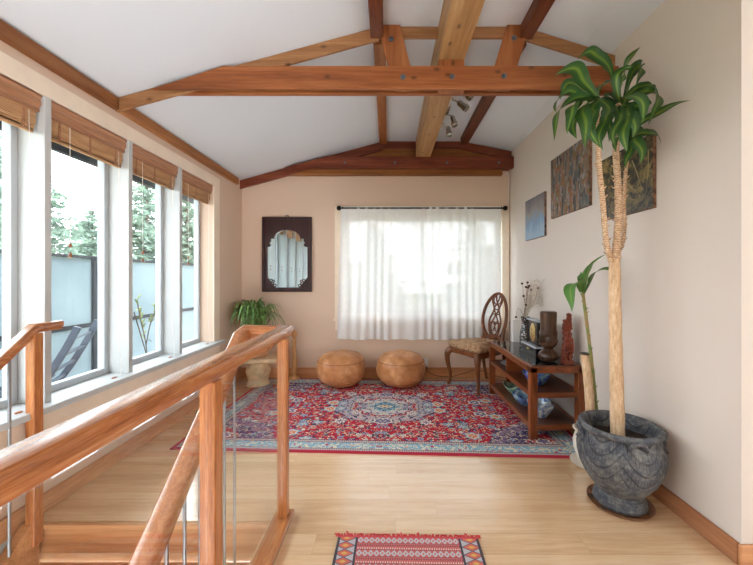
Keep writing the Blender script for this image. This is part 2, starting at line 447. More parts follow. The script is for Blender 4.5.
def rug_mat(hx, hy):
    g = G('persian_rug_pile'); c = g.xyz(g.co())
    u = g.ma('ABSOLUTE', c[0]); v = g.ma('ABSOLUTE', c[1])
    d = g.ma('MINIMUM', g.ma('SUBTRACT', hx, u), g.ma('SUBTRACT', hy, v))
    uv = g.vec(u, v, 0)
    wob = g.noise(uv, 7, 2)[1]
    nv = g.n('ShaderNodeVectorMath', operation='MULTIPLY_ADD')
    g.put(nv.inputs[0], wob); nv.inputs[1].default_value = (.05,.05,0); g.put(nv.inputs[2], uv); uvd = nv.outputs[0]
    # medallion
    r = g.ma('SQRT', g.ma('ADD', g.ma('POWER', c[0], 2), g.ma('POWER', g.ma('MULTIPLY', c[1], 1.25), 2)))
    th = g.ma('ARCTAN2', c[1], c[0])
    rm = g.ma('ADD', r, g.ma('MULTIPLY', g.ma('COSINE', g.ma('MULTIPLY', th, 12)), .016))
    rs = g.ma('ADD', g.ma('SQRT', g.ma('ADD', g.ma('POWER', g.ma('SUBTRACT', hx - .2, u), 2), g.ma('POWER', g.ma('MULTIPLY', g.ma('SUBTRACT', hy - .2, v), 1.35), 2))),
              g.ma('MULTIPLY', g.ma('COSINE', g.ma('MULTIPLY', g.ma('ADD', u, v), 44)), .018))
    red = g.mix(g.noise(g.co(), 60, 2)[0], (168,4,36), (196,12,50))
    col = red
    col = g.mix(g.lt(rs, .47), col, (66,56,98)); col = g.mix(g.lt(rs, .45), col, (120,96,132)); col = g.mix(g.lt(rs, .33), col, (64,54,100)); col = g.mix(g.lt(rs, .2), col, (180,24,52))
    col = g.mix(g.lt(rm, .47), col, (60,50,92)); col = g.mix(g.lt(rm, .455), col, (176,158,168)); col = g.mix(g.lt(rm, .30), col, (172,24,54))
    col = g.mix(g.lt(rm, .26), col, (198,190,196)); col = g.mix(g.lt(rm, .15), col, (112,166,190)); col = g.mix(g.lt(rm, .055), col, (222,200,160))
    # vines
    vn = g.noise(uvd, 11, 2, .5)[0]
    vine = g.lt(g.ma('ABSOLUTE', g.ma('SUBTRACT', vn, .5)), .028)
    col = g.mix(vine, col, (52,46,84))
    vn2 = g.noise(uvd, 17, 2, .5)[0]
    col = g.mix(g.lt(g.ma('ABSOLUTE', g.ma('SUBTRACT', vn2, .52)), .014), col, (216,200,170))
    # flowers in three sizes
    def flowers(col, scale, rr, rings, rand=.8, dens=0.0):
        o = g.vor(uvd, scale, 'F1', rand); dd = o[0]; rc = g.xyz(o[1])
        pos = g.n('ShaderNodeVectorMath', operation='SUBTRACT'); g.put(pos.inputs[0], uvd)
        g.put(pos.inputs[1], o['Position']); pp = g.xyz(pos.outputs[0])
        pet = g.ma('COSINE', g.ma('MULTIPLY', g.ma('ARCTAN2', pp[1], pp[0]), 6))
        dd = g.ma('ADD', dd, g.ma('MULTIPLY', pet, rr*.13))
        ok = g.gt(rc[0], dens)
        for f, ca, cb in rings:
            cc = g.mix(g.gt(rc[1], .5), ca, cb)
            col = g.mix(g.ma('MULTIPLY', g.lt(dd, rr*f), ok), col, cc)
        return col
    col = flowers(col, 34, .30, [(1, (150,172,190), (232,220,190)), (.5, (46,38,84), (186,20,52))], 1, .5)
    col = flowers(col, 13, .34, [(1, (52,44,90), (52,44,90)), (.92, (228,216,190), (150,172,190)), (.62, (96,120,164), (84,70,116)), (.45, (226,212,182), (190,30,56))], .9, .35)
    col = flowers(col, 6.2, .40, [(1, (48,40,86), (48,40,86)), (.94, (226,216,200), (146,172,194)), (.72, (120,100,140), (214,196,160)), (.45, (82,96,140), (196,44,64)), (.22, (232,216,176), (232,216,176))], .75, .3)
    # borders
    def motif(col, rr):
        o = g.vor(uv, 21, 'F1', .35); col = g.mix(g.lt(o[0], rr), col, g.mix(g.gt(g.xyz(o[1])[0], .5), (190,56,76), (226,214,180)))
        col = g.mix(g.lt(o[0], rr*.45), col, (74,110,150))
        return g.mix(g.lt(g.ma('ABSOLUTE', g.ma('SUBTRACT', g.noise(uv, 22, 1)[0], .5)), .04), col, (214,206,178))
    bl = motif(g.mix(g.noise(g.co(), 30, 2)[0], (112,158,184), (136,176,196)), .3)
    dots = g.lt(g.vor(uv, 60, 'F1', .0)[0], .32)
    guard = g.mix(dots, (190,184,176), (120,70,100))
    col = g.mix(g.lt(d, .185), col, (70,58,96)); col = g.mix(g.lt(d, .178), col, guard)
    col = g.mix(g.lt(d, .148), col, (70,58,96)); col = g.mix(g.lt(d, .142), col, bl)
    col = g.mix(g.lt(d, .056), col, (70,58,96)); col = g.mix(g.lt(d, .050), col, guard); col = g.mix(g.lt(d, .026), col, (176,26,58))
    fz = g.noise(g.co(), 400, 2)[0]
    col = g.mix(.05, col, g.ramp(fz, [(.3, (150,140,140)), (.7, (236,226,220))]))
    return g.end(g.pbr(col, .95, 0, g.bump(fz, .3, .003), .05))

def kilim_mat(hx, hy):
    g = G('red_kilim_weave'); c = g.xyz(g.co())
    u = g.ma('ABSOLUTE', c[0]); row = g.ma('DIVIDE', c[1], .038); fr = g.ma('FRACT', row); ri = g.ma('FLOOR', row)
    par = g.ma('MODULO', g.ma('ABSOLUTE', ri), 2)
    zig = g.ma('ABSOLUTE', g.ma('SUBTRACT', g.ma('FRACT', g.ma('DIVIDE', c[0], .026)), .5))
    dia = g.lt(g.ma('ADD', zig, g.ma('ABSOLUTE', g.ma('SUBTRACT', fr, .5))), .52)
    dia2 = g.lt(g.ma('ADD', zig, g.ma('ABSOLUTE', g.ma('SUBTRACT', fr, .5))), .22)
    red = (202,98,98)
    a = g.mix(dia, red, (192,200,206)); a = g.mix(dia2, a, (206,120,100))
    tick = g.lt(g.ma('FRACT', g.ma('DIVIDE', c[0], .0105)), .45)
    b = g.mix(g.ma('MULTIPLY', tick, g.band(fr, .15, .36)), red, (236,222,206)); b = g.mix(g.ma('MULTIPLY', tick, g.band(fr, .6, .8)), b, (92,56,70))
    col = g.mix(par, a, b)
    col = g.mix(g.lt(fr, .06), col, (92,60,72))
    # side borders
    zz = g.ma('ABSOLUTE', g.ma('SUBTRACT', g.ma('FRACT', g.ma('DIVIDE', c[1], .045)), .5))
    e = g.ma('ABSOLUTE', g.ma('SUBTRACT', g.ma('DIVIDE', g.ma('SUBTRACT', hx, u), .085), .5))
    bd = g.mix(g.lt(g.ma('ADD', zz, e), .46), (190,190,196), (214,106,84)); bd = g.mix(g.lt(g.ma('ADD', zz, e), .2), bd, (226,178,92))
    bd = g.mix(g.band(g.ma('ADD', zz, e), .46, .56), bd, (74,80,110))
    inb = g.gt(u, hx - .085)
    col = g.mix(inb, col, bd)
    col = g.mix(g.band(u, hx - .095, hx - .085), col, (52,48,66)); col = g.mix(g.gt(u, hx - .012), col, (52,52,66))
    col = g.mix(g.gt(c[1], hy - .012), col, (206,66,74))
    wv = g.wave(g.co(), 90, 0, 0, 1, 'Y'); fz = g.noise(g.co(), 300, 2)[0]
    return g.end(g.pbr(g.mix(.1, col, g.ramp(fz, [(.3,(120,110,110)),(.7,(240,232,226))])), .95, 0, g.bump(g.ma('ADD', wv, fz), .4, .003), .1))

def leather():
    g = G('tan_leather'); nz = g.noise(g.co(), 9, 4, .6)[0]; cr = g.vor(g.co(), 120, 'DISTANCE_TO_EDGE')[0]
    col = g.ramp(nz, [(.3, (172,112,68)), (.55, (200,140,92)), (.75, (224,172,124))])
    return g.end(g.pbr(col, .34, 0, g.bump(g.ma('ADD', g.ma('MULTIPLY', nz, .9), g.ma('MULTIPLY', cr, .15)), .45, .012), .5))
M['leather'] = leather()
M['seam'] = plain('leather_piping', (150,96,54), .5)
def seat_fabric():
    g = G('paisley_seat_fabric'); v1 = g.vor(g.co(), 32, 'SMOOTH_F1')[0]; nz = g.noise(g.co(), 26, 3, .6, 1.2)[0]
    col = g.ramp(nz, [(.32, (110,72,54)), (.46, (156,120,90)), (.58, (196,168,132)), (.7, (128,66,58))])
    col = g.mix(g.band(v1, .12, .2), col, (92,48,44))
    return g.end(g.pbr(col, .9, 0, g.bump(nz, .2, .003), .2))
M['fabric'] = seat_fabric()
def potmat():
    g = G('weathered_slate_pot'); nz = g.noise(g.co(), 9, 5, .6)[0]; c = g.xyz(g.co())
    th = g.ma('ARCTAN2', c[1], c[0]); z = c[2]
    sw = g.ma('MULTIPLY', g.ma('ABSOLUTE', g.ma('SINE', g.ma('MULTIPLY', th, 3))), .10)
    zr = g.ma('ADD', z, sw)
    inband = g.band(z, .17, .40)
    s1 = g.lt(g.ma('ABSOLUTE', g.ma('SUBTRACT', g.ma('FRACT', g.ma('MULTIPLY', zr, 16)), .5)), .10)
    tick = g.lt(g.ma('FRACT', g.ma('MULTIPLY', th, 13)), .22)
    s2 = g.ma('MULTIPLY', tick, g.lt(g.ma('FRACT', g.ma('MULTIPLY', zr, 8)), .5))
    eng = g.ma('MULTIPLY', g.ma('MAXIMUM', s1, s2), inband)
    ribs = g.ma('MULTIPLY', g.ma('MULTIPLY', g.ma('SINE', g.ma('MULTIPLY', z, 520)), g.lt(z, .10)), .4)
    col = g.ramp(g.noise(g.co(), 34, 4, .7)[0], [(.3, (60,65,74)), (.5, (86,90,96)), (.68, (122,122,119))])
    col = g.mix(g.ma('MULTIPLY', eng, .7), col, (44,45,52))
    ma = g.noise(g.co(), 12, 4, .7)[0]
    col = g.mix(g.ma('MULTIPLY', g.ma('SUBTRACT', ma, .5, clamp=True), 1.6, clamp=True), col, (160,156,142))
    h = g.ma('ADD', g.ma('SUBTRACT', g.ma('MULTIPLY', nz, .5), g.ma('MULTIPLY', eng, 1.0)), ribs)
    return g.end(g.pbr(col, .6, 0, g.bump(h, .6, .006), .35))
M['pot'] = potmat()
def cane():
    g = G('pale_cane_bark'); c = g.co(); ring = g.wave(g.map(c, (1,1,1)), 5, 9, 4, 3, 'Z'); nz = g.noise(g.map(c, (1,1,.22)), 75, 5, .75)[0]
    col = g.ramp(nz, [(.3, (182,146,112)), (.5, (216,186,150)), (.7, (234,212,182))])
    return g.end(g.pbr(col, .85, 0, g.bump(nz, .4, .004), .2))
M['cane'] = cane()
def shoot():
    g = G('scarred_shoot_bark'); ring = g.wave(g.co(), 26, 7, 3, 3, 'Z'); nz = g.noise(g.co(), 40, 3)[0]
    col = g.ramp(g.ma('ADD', g.ma('MULTIPLY', ring, .35), g.ma('MULTIPLY', nz, .65)), [(.22, (150,112,84)), (.5, (200,168,136)), (.8, (226,202,172))])
    return g.end(g.pbr(col, .85, 0, g.bump(ring, .25, .003), .2))
M['shoot'] = shoot()
def gshoot():
    g = G('green_shoot_bark'); ring = g.wave(g.co(), 22, 3, 2, 2, 'Z'); nz = g.noise(g.co(), 14, 3)[0]
    col = g.ramp(nz, [(.35, (170,140,96)), (.5, (150,148,92)), (.65, (110,134,70))])
    return g.end(g.pbr(col, .7, 0, g.bump(ring, .6, .004), .3))
M['gshoot'] = gshoot()
def leafmat():
    g = G('striped_dracaena_leaf'); c = g.xyz(g.co('UV')); a = g.ma('ABSOLUTE', g.ma('SUBTRACT', c[0], .5))
    nz = g.noise(g.co(), 12, 2)[0]
    fn = g.ma('ADD', a, g.ma('MULTIPLY', g.ma('SUBTRACT', g.noise(g.map(g.co('UV'), (34,1,1)), 1, 2)[0], .5), .16))
    col = g.ramp(fn, [(.0, (140,166,70)), (.07, (112,148,60)), (.15, (70,108,54)), (.5, (48,88,48))])
    col = g.mix(g.ma('MULTIPLY', nz, .4), col, (48,86,42))
    p = g.pbr(col, .36, 0, None, .5)
    t = g.n('ShaderNodeBsdfTranslucent'); g.put(t.inputs[0], col)
    mx = g.n('ShaderNodeMixShader'); mx.inputs[0].default_value = .22
    g.t.links.new(p, mx.inputs[1]); g.t.links.new(t.outputs[0], mx.inputs[2])
    return g.end(mx.outputs[0])
M['leaf'] = leafmat()
def plainleaf():
    g = G('plain_green_leaf'); c = g.xyz(g.co('UV')); a = g.ma('ABSOLUTE', g.ma('SUBTRACT', c[0], .5))
    col = g.ramp(a, [(0, (128,160,80)), (.08, (92,136,64)), (.5, (78,124,58))])
    return g.end(g.pbr(col, .4))
M['leafplain'] = plainleaf()
def glaze(name, cols, scale):
    g = G(name); nz = g.noise(g.co(), scale, 4, .6, 2.0)[0]
    n = len(cols); col = g.ramp(nz, [(.28 + .44*i/(n-1), c) for i, c in enumerate(cols)])
    return g.end(g.pbr(col, .12, 0, None, .6, .5))
M['glaze_blue'] = glaze('cobalt_teal_glaze', [(44,48,140), (70,90,180), (120,172,180), (206,224,216)], 11)
M['glaze_green'] = glaze('celadon_glaze', [(96,140,120), (140,176,150), (190,206,186)], 10)
M['glaze_teal'] = glaze('deep_blue_teal_glaze', [(50,54,84), (76,104,170), (140,178,190), (216,222,214)], 10)
M['glaze_shell'] = glaze('white_blue_shell_glaze', [(56,80,164), (124,154,196), (212,222,218), (166,192,156)], 12)
def vasemat():
    g = G('black_white_speckle_vase'); o = g.vor(g.co(), 75)
    col = g.mix(g.lt(o[0], .36), (24,22,26), (224,216,216)); col = g.mix(g.gt(g.noise(g.co(), 40, 2)[0], .56), col, (26,22,28))
    return g.end(g.pbr(col, .25, 0, None, .5, .3))
M['vase'] = vasemat()
def smoked():
    g = G('black_glass_top'); nz = g.noise(g.co(), 2, 1)[0]
    return g.end(g.pbr(g.ramp(nz, [(.3,(16,18,20)),(.7,(20,22,24))]), .04, 0, None, .9, 0))
M['blackglass'] = smoked()
def bamboo():
    g = G('bamboo_blind_weave'); c = g.co(); w = g.wave(c, 42, .4, 1, 2, 'Z'); nz = g.noise(g.map(c, (1,.12,1)), 40, 3)[0]
    col = g.ramp(g.ma('ADD', g.ma('MULTIPLY', w, .35), g.ma('MULTIPLY', nz, .65)), [(.25, (150,106,72)), (.5, (190,146,104)), (.75, (214,176,132))])
    return g.end(g.pbr(col, .6, 0, g.bump(w, .5, .004), .3))
M['bamboo'] = bamboo()
def paintA():
    g = G('abstract_forest_canvas'); c = g.co()
    w = g.noise(g.map(c, (1,7,1.6)), 1.5, 4, .6, 1.2)[0]; n2 = g.noise(g.map(c, (1,5,3)), 7, 4, .7)[1]
    w = g.ma('ADD', g.ma('MULTIPLY', g.ma('SUBTRACT', w, .5), 2.1), .5)
    col = g.ramp(w, [(.12, (52,58,52)), (.36, (96,104,104)), (.46, (134,118,104)), (.54, (150,92,64)), (.62, (110,104,60)), (.72, (150,150,160)), (.82, (70,54,60))])
    col = g.mix(.22, col, n2, 'OVERLAY')
    col = g.mix(g.ma('MULTIPLY', g.gt(g.noise(g.map(c, (1,2,1)), 16, 2)[0], .62), .6), col, (170,160,150))
    col = g.mix(g.ma('MULTIPLY', g.gt(g.noise(g.map(c, (1,3.2,1), (3,1,2)), 8, 2)[0], .60), .7), col, (52,46,54))
    return g.end(g.pbr(col, .6, 0, g.bump(w, .3, .004)))
def paintB():
    g = G('abstract_gold_leaf_canvas'); c = g.xyz(g.co())
    y = g.ma('ADD', c[1], .17); z = g.ma('ADD', c[2], .17)   # rays from the lower near corner
    an = g.ma('ARCTAN2', z, y); r = g.ma('SQRT', g.ma('ADD', g.ma('POWER', y, 2), g.ma('POWER', z, 2)))
    ray = g.ma('MULTIPLY', g.lt(g.ma('ABSOLUTE', g.ma('SINE', g.ma('ADD', g.ma('MULTIPLY', an, 7), g.ma('MULTIPLY', r, 3)))), .12), g.lt(r, .30))
    nz = g.noise(g.co(), 24, 4, .7)[0]; big = g.noise(g.co(), 5, 3, .6, .8)[0]
    col = g.ramp(nz, [(.36, (40,42,40)), (.5, (78,74,58)), (.62, (140,124,76))])
    leaf = g.gt(big, .56)
    col = g.mix(g.ma('MULTIPLY', leaf, .7), col, g.ramp(nz, [(.3, (120,104,66)), (.7, (170,150,98))]))
    col = g.mix(g.ma('MULTIPLY', ray, .7), col, (176,160,116))
    low = g.ma('MULTIPLY', g.ma('SUBTRACT', 0.0, c[2]), 5.0, clamp=True)
    col = g.mix(g.ma('MULTIPLY', low, .6), col, (62,72,86))
    return g.end(g.pbr(col, .45, .1, g.bump(nz, .3, .004)))
def paintC():
    g = G('abstract_blue_canvas'); nz = g.noise(g.map(g.co(), (1,2,1)), 6, 5, .7, .8)[0]; c = g.xyz(g.co())
    t = g.ma('ADD', g.ma('MULTIPLY', c[2], 2.0), nz)
    col = g.ramp(t, [(.2, (150,176,196)), (.42, (120,152,184)), (.6, (150,146,142)), (.8, (128,122,124)), (.95, (110,112,124))])
    return g.end(g.pbr(col, .6, 0, g.bump(nz, .3, .004)))
M['canvasA'], M['canvasB'], M['canvasC'] = paintA(), paintB(), paintC()
M['canvasedge'] = plain('canvas_edge', (112,84,66), .8, var=.4, scale=30)

# ------------------------------------------------------------------ room dimensions
XL, XR, YB = -1.815, 1.513, 4.28          # left wall, right wall, back wall faces
YC = 1.481                                 # near end of right wall
ZE, ZR, ZM = 2.43, 2.75, 2.905             # ceiling heights: left eave, right wall, flat middle
XA, XB = -.06, .90                         # ceiling break lines
def ceil_z(x):
    if x < XA: return ZE + (ZM - ZE) * (x - XL) / (XA - XL)
    if x < XB: return ZM
    return ZM + (ZR - ZM) * (x - XB) / (XR - XB)
def zr(y): return 2.697 + (max(y, 1.2) - 1.82) * .0366
YN = -2.6                                  # how far the place is built behind the camera
SX0, SX1, SY1 = XL, -.60, 1.75             # stair opening

# floor
b = MB()
b.box(SX1, 3.6, YN, YB, -.25, 0); b.box(XL, SX1, SY1, YB, -.25, 0)
struct(b.build('floor', M['floor']), 'pale oak plank floor with plank lines running across the room', 'floor')
# ceiling
b = MB()
prof = [(XL-.02, ZE-.005), (XA, ZM), (XB, ZM), (XR, ZR), (3.6, ZR-.55)]
up = [(x, z+.12) for x, z in prof][::-1]
b.prism(prof + up, 'y', YN, YB)
for v in b.v:                       # the low side of the ceiling falls a little towards the viewer
    if v.x > XR - .01: v.z += zr(v.y) - ZR
struct(b.build('ceiling', M['ceil']), 'white vaulted ceiling between the timber beams', 'ceiling')

# back wall with window opening
WX0, WX1, WZ0, WZ1 = -.54, 1.405, .74, 2.0
b = MB()
b.box(XL-.2, WX0, YB, YB+.16, -.25, 3.05); b.box(WX1, XR+.2, YB, YB+.16, -.25, 3.05)
b.box(WX0, WX1, YB, YB+.16, -.25, WZ0); b.box(WX0, WX1, YB, YB+.16, WZ1, 3.05)
struct(b.build('wall_back', M['wallpeach']), 'peach painted end wall with the curtained window', 'wall')
# right wall and return
b = MB(); b.box(XR, XR+.14, YC, YB, -.25, 3.0)
struct(b.build('wall_right', M['wall']), 'peach painted wall on which three canvases hang', 'wall')
b = MB(); b.box(XR+.14, 3.7, YC, YC+.14, -.25, 3.0); b.box(XR, XR+.14, YC-.004, YC, -.25, 3.0)
struct(b.build('wall_front', M['wall']), 'pale wall strip turning the corner past the big plant', 'wall')
# left wall: long window band
LY0, LY1, LZ0, LZ1 = -.50, 3.575, .565, 2.195
XO = XL - .19
b = MB()
b.box(XO, XL, YN, YB, -.25, LZ0); b.box(XO, XL, YN, YB, LZ1, 2.48)
b.box(XO, XL, YN, LY0, LZ0, LZ1); b.box(XO, XL, LY1, YB, LZ0, LZ1)
struct(b.build('wall_left', M['wallpeach']), 'peach painted wall with a row of four tall windows', 'wall')
# lower wall skirt of the stairwell
b = MB(); b.box(XL, XL+.012, YN, SY1, -1.6, -.01); b.box(XL+.012, XL+.02, YN, SY1, -.10, -.085)
struct(b.build('trim_7', M['white']), 'white board below floor level beside the stairs', 'trim')
b = MB(); b.box(XL, SX1, SY1, SY1+.1, -1.6, -.25); b.box(SX1, SX1+.02, YN, SY1, -1.6, -.25)
struct(b.build('wall_stairwell', M['wall']))

# unseen room behind the viewer: plain walls, side opening added to let daylight in
b = MB(); b.box(XL-.2, 3.7, YN-.15, YN, -.25, 1.0); b.box(XL-.2, 3.7, YN-.15, YN, 2.05, 3.05)
b.box(XL-.2, -1.4, YN-.15, YN, 1.0, 2.05); b.box(-1.4, 3.7, YN-.15, YN, 1.0, 2.05)
struct(b.build('wall_rear', M['wall']))
b = MB(); b.box(3.6, 3.7, YN, YC, -.25, .35); b.box(3.6, 3.7, YN, YC, 2.12, 3.0); b.box(3.6, 3.7, -.4, YC, .35, 2.12); b.box(3.6, 3.7, YN, -2.4, .35, 2.12)
struct(b.build('wall_side', M['wall']))
# baseboards
b = MB(); b.box(XL, XR, YB-.016, YB, 0, .125)
struct(b.build('baseboard_back', M['base_x'], bevel=.004), 'oak baseboard under the curtained window', 'baseboard')
b = MB(); b.box(XR-.016, XR, YC, YB-.016, 0, .095)
struct(b.build('baseboard_right', M['base_y'], bevel=.004), 'oak baseboard running behind the big grey pot', 'baseboard')
b = MB(); b.box(XR-.016, 3.6, YC-.02, YC-.004, 0, .095)
struct(b.build('baseboard_front', M['base_x'], bevel=.004))
b = MB(); b.box(XL, XL+.016, SY1, YB-.016, 0, .10); b.box(XL, XL+.016, YN, SY1, -.01, .10)
struct(b.build('baseboard_left', M['base_l'], bevel=.004), 'oak baseboard under the row of windows', 'baseboard')

# left window band: sill, casings, mullions, windows
PITCH = .5875
b = MB(); b.box(XO, XL+.075, LY0-.1, LY1+.14, .537, .572)
struct(b.build('trim_1', M['white'], bevel=.006), 'long white window sill under the row of four windows', 'window sill')
b = MB(); b.box(XL, XL+.02, LY0-.1, LY1+.11, .43, .537)
b.box(XL, XL+.014, LY0-.1, LY1+.11, .355, .40)
struct(b.build('trim_2', M['cream'], bevel=.004), 'cream apron board under the long window sill', 'trim')
b = MB(); b.box(XL, XL+.014, LY0-.1, LY1+.12, LZ1-.005, LZ1+.095); b.box(XL, XL+.014, LY1, LY1+.12, .572, LZ1-.005)
struct(b.build('trim_3', M['cream'], bevel=.003), 'cream casing around the row of four windows', 'trim')
for k in range(7):  # windows past the fourth are out of view, added to brighten the room
    y1 = LY1 - PITCH*k; y0 = y1 - (PITCH - .0375)
    b = MB(); b.box(XO, XL+.012, y0-.0375, y0, .572, LZ1); mu = struct(b.build('trim_%d' % (4+k if k < 3 else 6+k), M['white'], bevel=.003))
    if k < 3:
        struct(mu, 'white mullion post %s' % ['next to the window nearest the corner plant', 'in the middle of the row of four windows', 'between the two windows nearest the stair post'][k], 'mullion')
    fr = MB(); X0, X1 = XO+.01, XO+.06
    fr.box(X0, X1, y0, y0+.032, .572, LZ1); fr.box(X0, X1, y1-.032, y1, .572, LZ1)
    fr.box(X0, X1, y0+.032, y1-.032, .572, .612); fr.box(X0, X1, y0+.032, y1-.032, LZ1-.05, LZ1)
    w = struct(fr.build('window_%d' % (k+1 if k < 4 else k+2), M['vinyl'], bevel=.004), *([(['tall narrow window nearest the corner plant', 'tall narrow window second from the corner plant', 'tall narrow window behind the bent end of the stair handrail', 'tall narrow window cut by the left edge of the photo'][k], 'window')] if k < 4 else [()])[0])
    p = MB(); p.box(XO+.034, XO+.039, y0+.03, y1-.03, .61, LZ1-.045)
    p.build('pane', M['glass'], w)

# back window
b = MB()
cas = [(-.66, 2.12), (1.495, 2.12)]
b.box(-.66, WX0, YB-.02, YB, .74, 2.125); b.box(WX1, 1.497, YB-.02, YB, .74, 2.125); b.box(WX0, WX1, YB-.02, YB, WZ1, 2.125)
b.box(-.675, 1.505, YB-.026, YB, .70, .74); b.box(-.65, 1.49, YB-.018, YB, .585, .70)
struct(b.build('trim_8', M['cream'], bevel=.004), 'cream casing and sill around the curtained window', 'trim')
fr = MB(); a0, a1 = YB+.07, YB+.12
fr.box(WX0, WX0+.05, a0, a1, WZ0, WZ1); fr.box(WX1-.05, WX1, a0, a1, WZ0, WZ1)
fr.box(WX0+.05, WX1-.05, a0, a1, WZ0, WZ0+.05); fr.box(WX0+.05, WX1-.05, a0, a1, WZ1-.05, WZ1)
fr.box(.41, .455, a0, a1, WZ0+.05, WZ1-.05)
w = struct(fr.build('window_5', M['vinyl'], bevel=.004), 'wide window behind the lace curtain', 'window')
p = MB(); p.box(WX0+.05, WX1-.05, YB+.09, YB+.095, WZ0+.05, WZ1-.05); p.build('pane', M['glass'], w)

# ------------------------------------------------------------------ roof timbers
# main truss
t = thing('roof_truss', 'near light brown timber truss with bolts crossing the whole ceiling', 'roof truss', (0, 2.3, 2.465), kind='thing')
y0, y1, y2, y3 = 2.25, 2.275, 2.315, 2.345
ZT0, ZT1 = 2.467, 2.617
def tie(ya, yb):
    xa = XA - (XA - XL) * (ZM - ZT1 + .0) / (ZM - ZE)
    return MB().prism([(-1.545, ZT0), (-1.08, ZT1), (XR-.005, ZT1), (XR-.005, ZT0)], 'y', ya, yb)
tie(y0, y1).build('tie_beam', M['tie'], t, bevel=.004)
tie(y2, y3).build('tie_beam', M['tie'], t, bevel=.004)
def raf(ya, yb, th=.085):
    a = MB().prism([(XL+.002, ZE-.004), (XA, ZM-.002), (XA, ZM-.002-th*1.03), (XL+.002, ZE-.004-th*1.03)], 'y', ya, yb)
    c = MB().prism([(XA, ZM-.003), (XB, ZM-.003), (XB, ZM-th*.9), (XA, ZM-th*.9)], 'y', ya, yb)
    d = MB().prism([(XB, ZM-.003), (XR-.003, zr(ya)-.003), (XR-.003, zr(ya)-th), (XB, ZM-th)], 'y', ya, yb)
    return a, c, d
for m in raf(2.29, y2-.002): m.build('rafter', M['rafter'], t, bevel=.004)
def strut(poly): return MB().prism(poly, 'y', y1+.001, 2.289).build('strut', M['strut'], t, bevel=.004)
strut([(-.073, 2.905), (.079, 2.905), (.19, ZT0), (.045, ZT0)])
strut([(.786, 2.905), (.938, 2.905), (.806, ZT0), (.654, ZT0)])
MB().box(.333, .505, y1+.001, y2-.001, ZT0, 2.676).build('king_block', M['strut'], t, bevel=.003)
def bolt(x, y, z, par, r=.014):
    m = MB().lathe([(r*1.35, 0), (r*1.35, .004), (r*.75, .005), (r*.75, .014), (r*.4, .015)], (0,0,0), 8)
    m.xf(Matrix.Translation((x, y, z)) @ Matrix.Rotation(radians(90), 4, 'X')); m.build('bolt', M['bolt'], par, smooth=True)
for px, py, yy in ((403,77,y0), (452,76.5,y0), (504,76,y0), (391,39,y1), (514,38,y1)):
    p = at(px, py, yy); bolt(p.x, yy, p.z, t)
# ridge beam
tag(MB().box(.333, .508, -1.2, 4.13, 2.68, ZM-.002).build('ridge_beam', M['ridge'], loc=(.42, 1.5, 2.68), bevel=.005), 'thick pale pine ridge beam running from near to far along the ceiling', 'beam', kind='thing')
# purlins along the ceiling breaks
def purlin(name, label, x0, x1, ya, yb, z, mat):
    return tag(MB().box(x0, x1, ya, yb, z-.085, z-.002).build(name, mat, loc=((x0+x1)/2, (ya+yb)/2, z-.085), bevel=.004), label, 'beam', 'ceiling purlins', 'thing')
purlin('ceiling_purlin', 'dark purlin on the ceiling in front of the near truss, over the stairs side', -.115, -.03, -1.2, 2.287, ZM, M['purlin_dark'])
purlin('ceiling_purlin', 'brown purlin between the two trusses, on the window side of the ridge beam', -.10, -.015, 2.35, 4.1, ZM, M['purlin'])
purlin('ceiling_purlin', 'dark purlin on the ceiling in front of the near truss, nearest the tall plant', .87, .955, -1.2, 2.287, ZM-.006, M['purlin_dark'])
purlin('ceiling_purlin', 'dark red purlin between the two trusses, beside the spotlights', .86, .945, 2.35, 4.1, ZM-.004, M['purlin_dark'])
# wall plates on left wall
def plate(name, label, ya, yb, mat, th):
    return tag(MB().prism([(XL, 2.345), (XL+th, 2.35), (XL+th, ceil_z(XL+th)-.012), (XL, ZE-.012)], 'y', ya, yb).build(name, mat, loc=(XL, (ya+yb)/2, 2.345), bevel=.003), label, 'beam', 'timber plates along the window wall', 'thing')
plate('wall_plate_beam', 'dark brown timber on top of the window wall, nearer than the first truss', -1.0, 2.285, M['plate'], .03)
plate('wall_plate_beam', 'lighter brown timber on top of the window wall, beyond the first truss', 2.32, 4.13, M['plate_far'], .03)
# far truss on the back wall
t = thing('roof_truss', 'dark red timber truss flat against the far end wall', 'roof truss', (0, 4.2, 2.49), kind='thing')
MB().prism([(-1.31, 2.492), (-1.2, 2.56), (1.40, 2.56), (1.40, 2.492)], 'y', 4.215, YB-.001).build('lower_board', M['backboard'], t, bevel=.003)
MB().prism([(-1.24, 2.556), (-.74, 2.692), (XR-.003, 2.692), (XR-.003, 2.556)], 'y', 4.135, 4.214).build('tie_beam', M['backtruss'], t, bevel=.004)
for m in raf(4.2145, 4.244, .10): m.build('rafter', M['backtruss'], t, bevel=.004)
MB().prism([(-.9, 2.66), (XA, ZM-.03), (XB, ZM-.03), (XR-.02, ZR-.03), (XR-.02, 2.56), (-.9, 2.56)], 'y', 4.245, YB-.001).build('infill_board', M['backboard'], t)
for px in (345, 395, 447, 499): p = at(px, 162.5, 4.135); bolt(p.x, 4.135, p.z, t, .012)

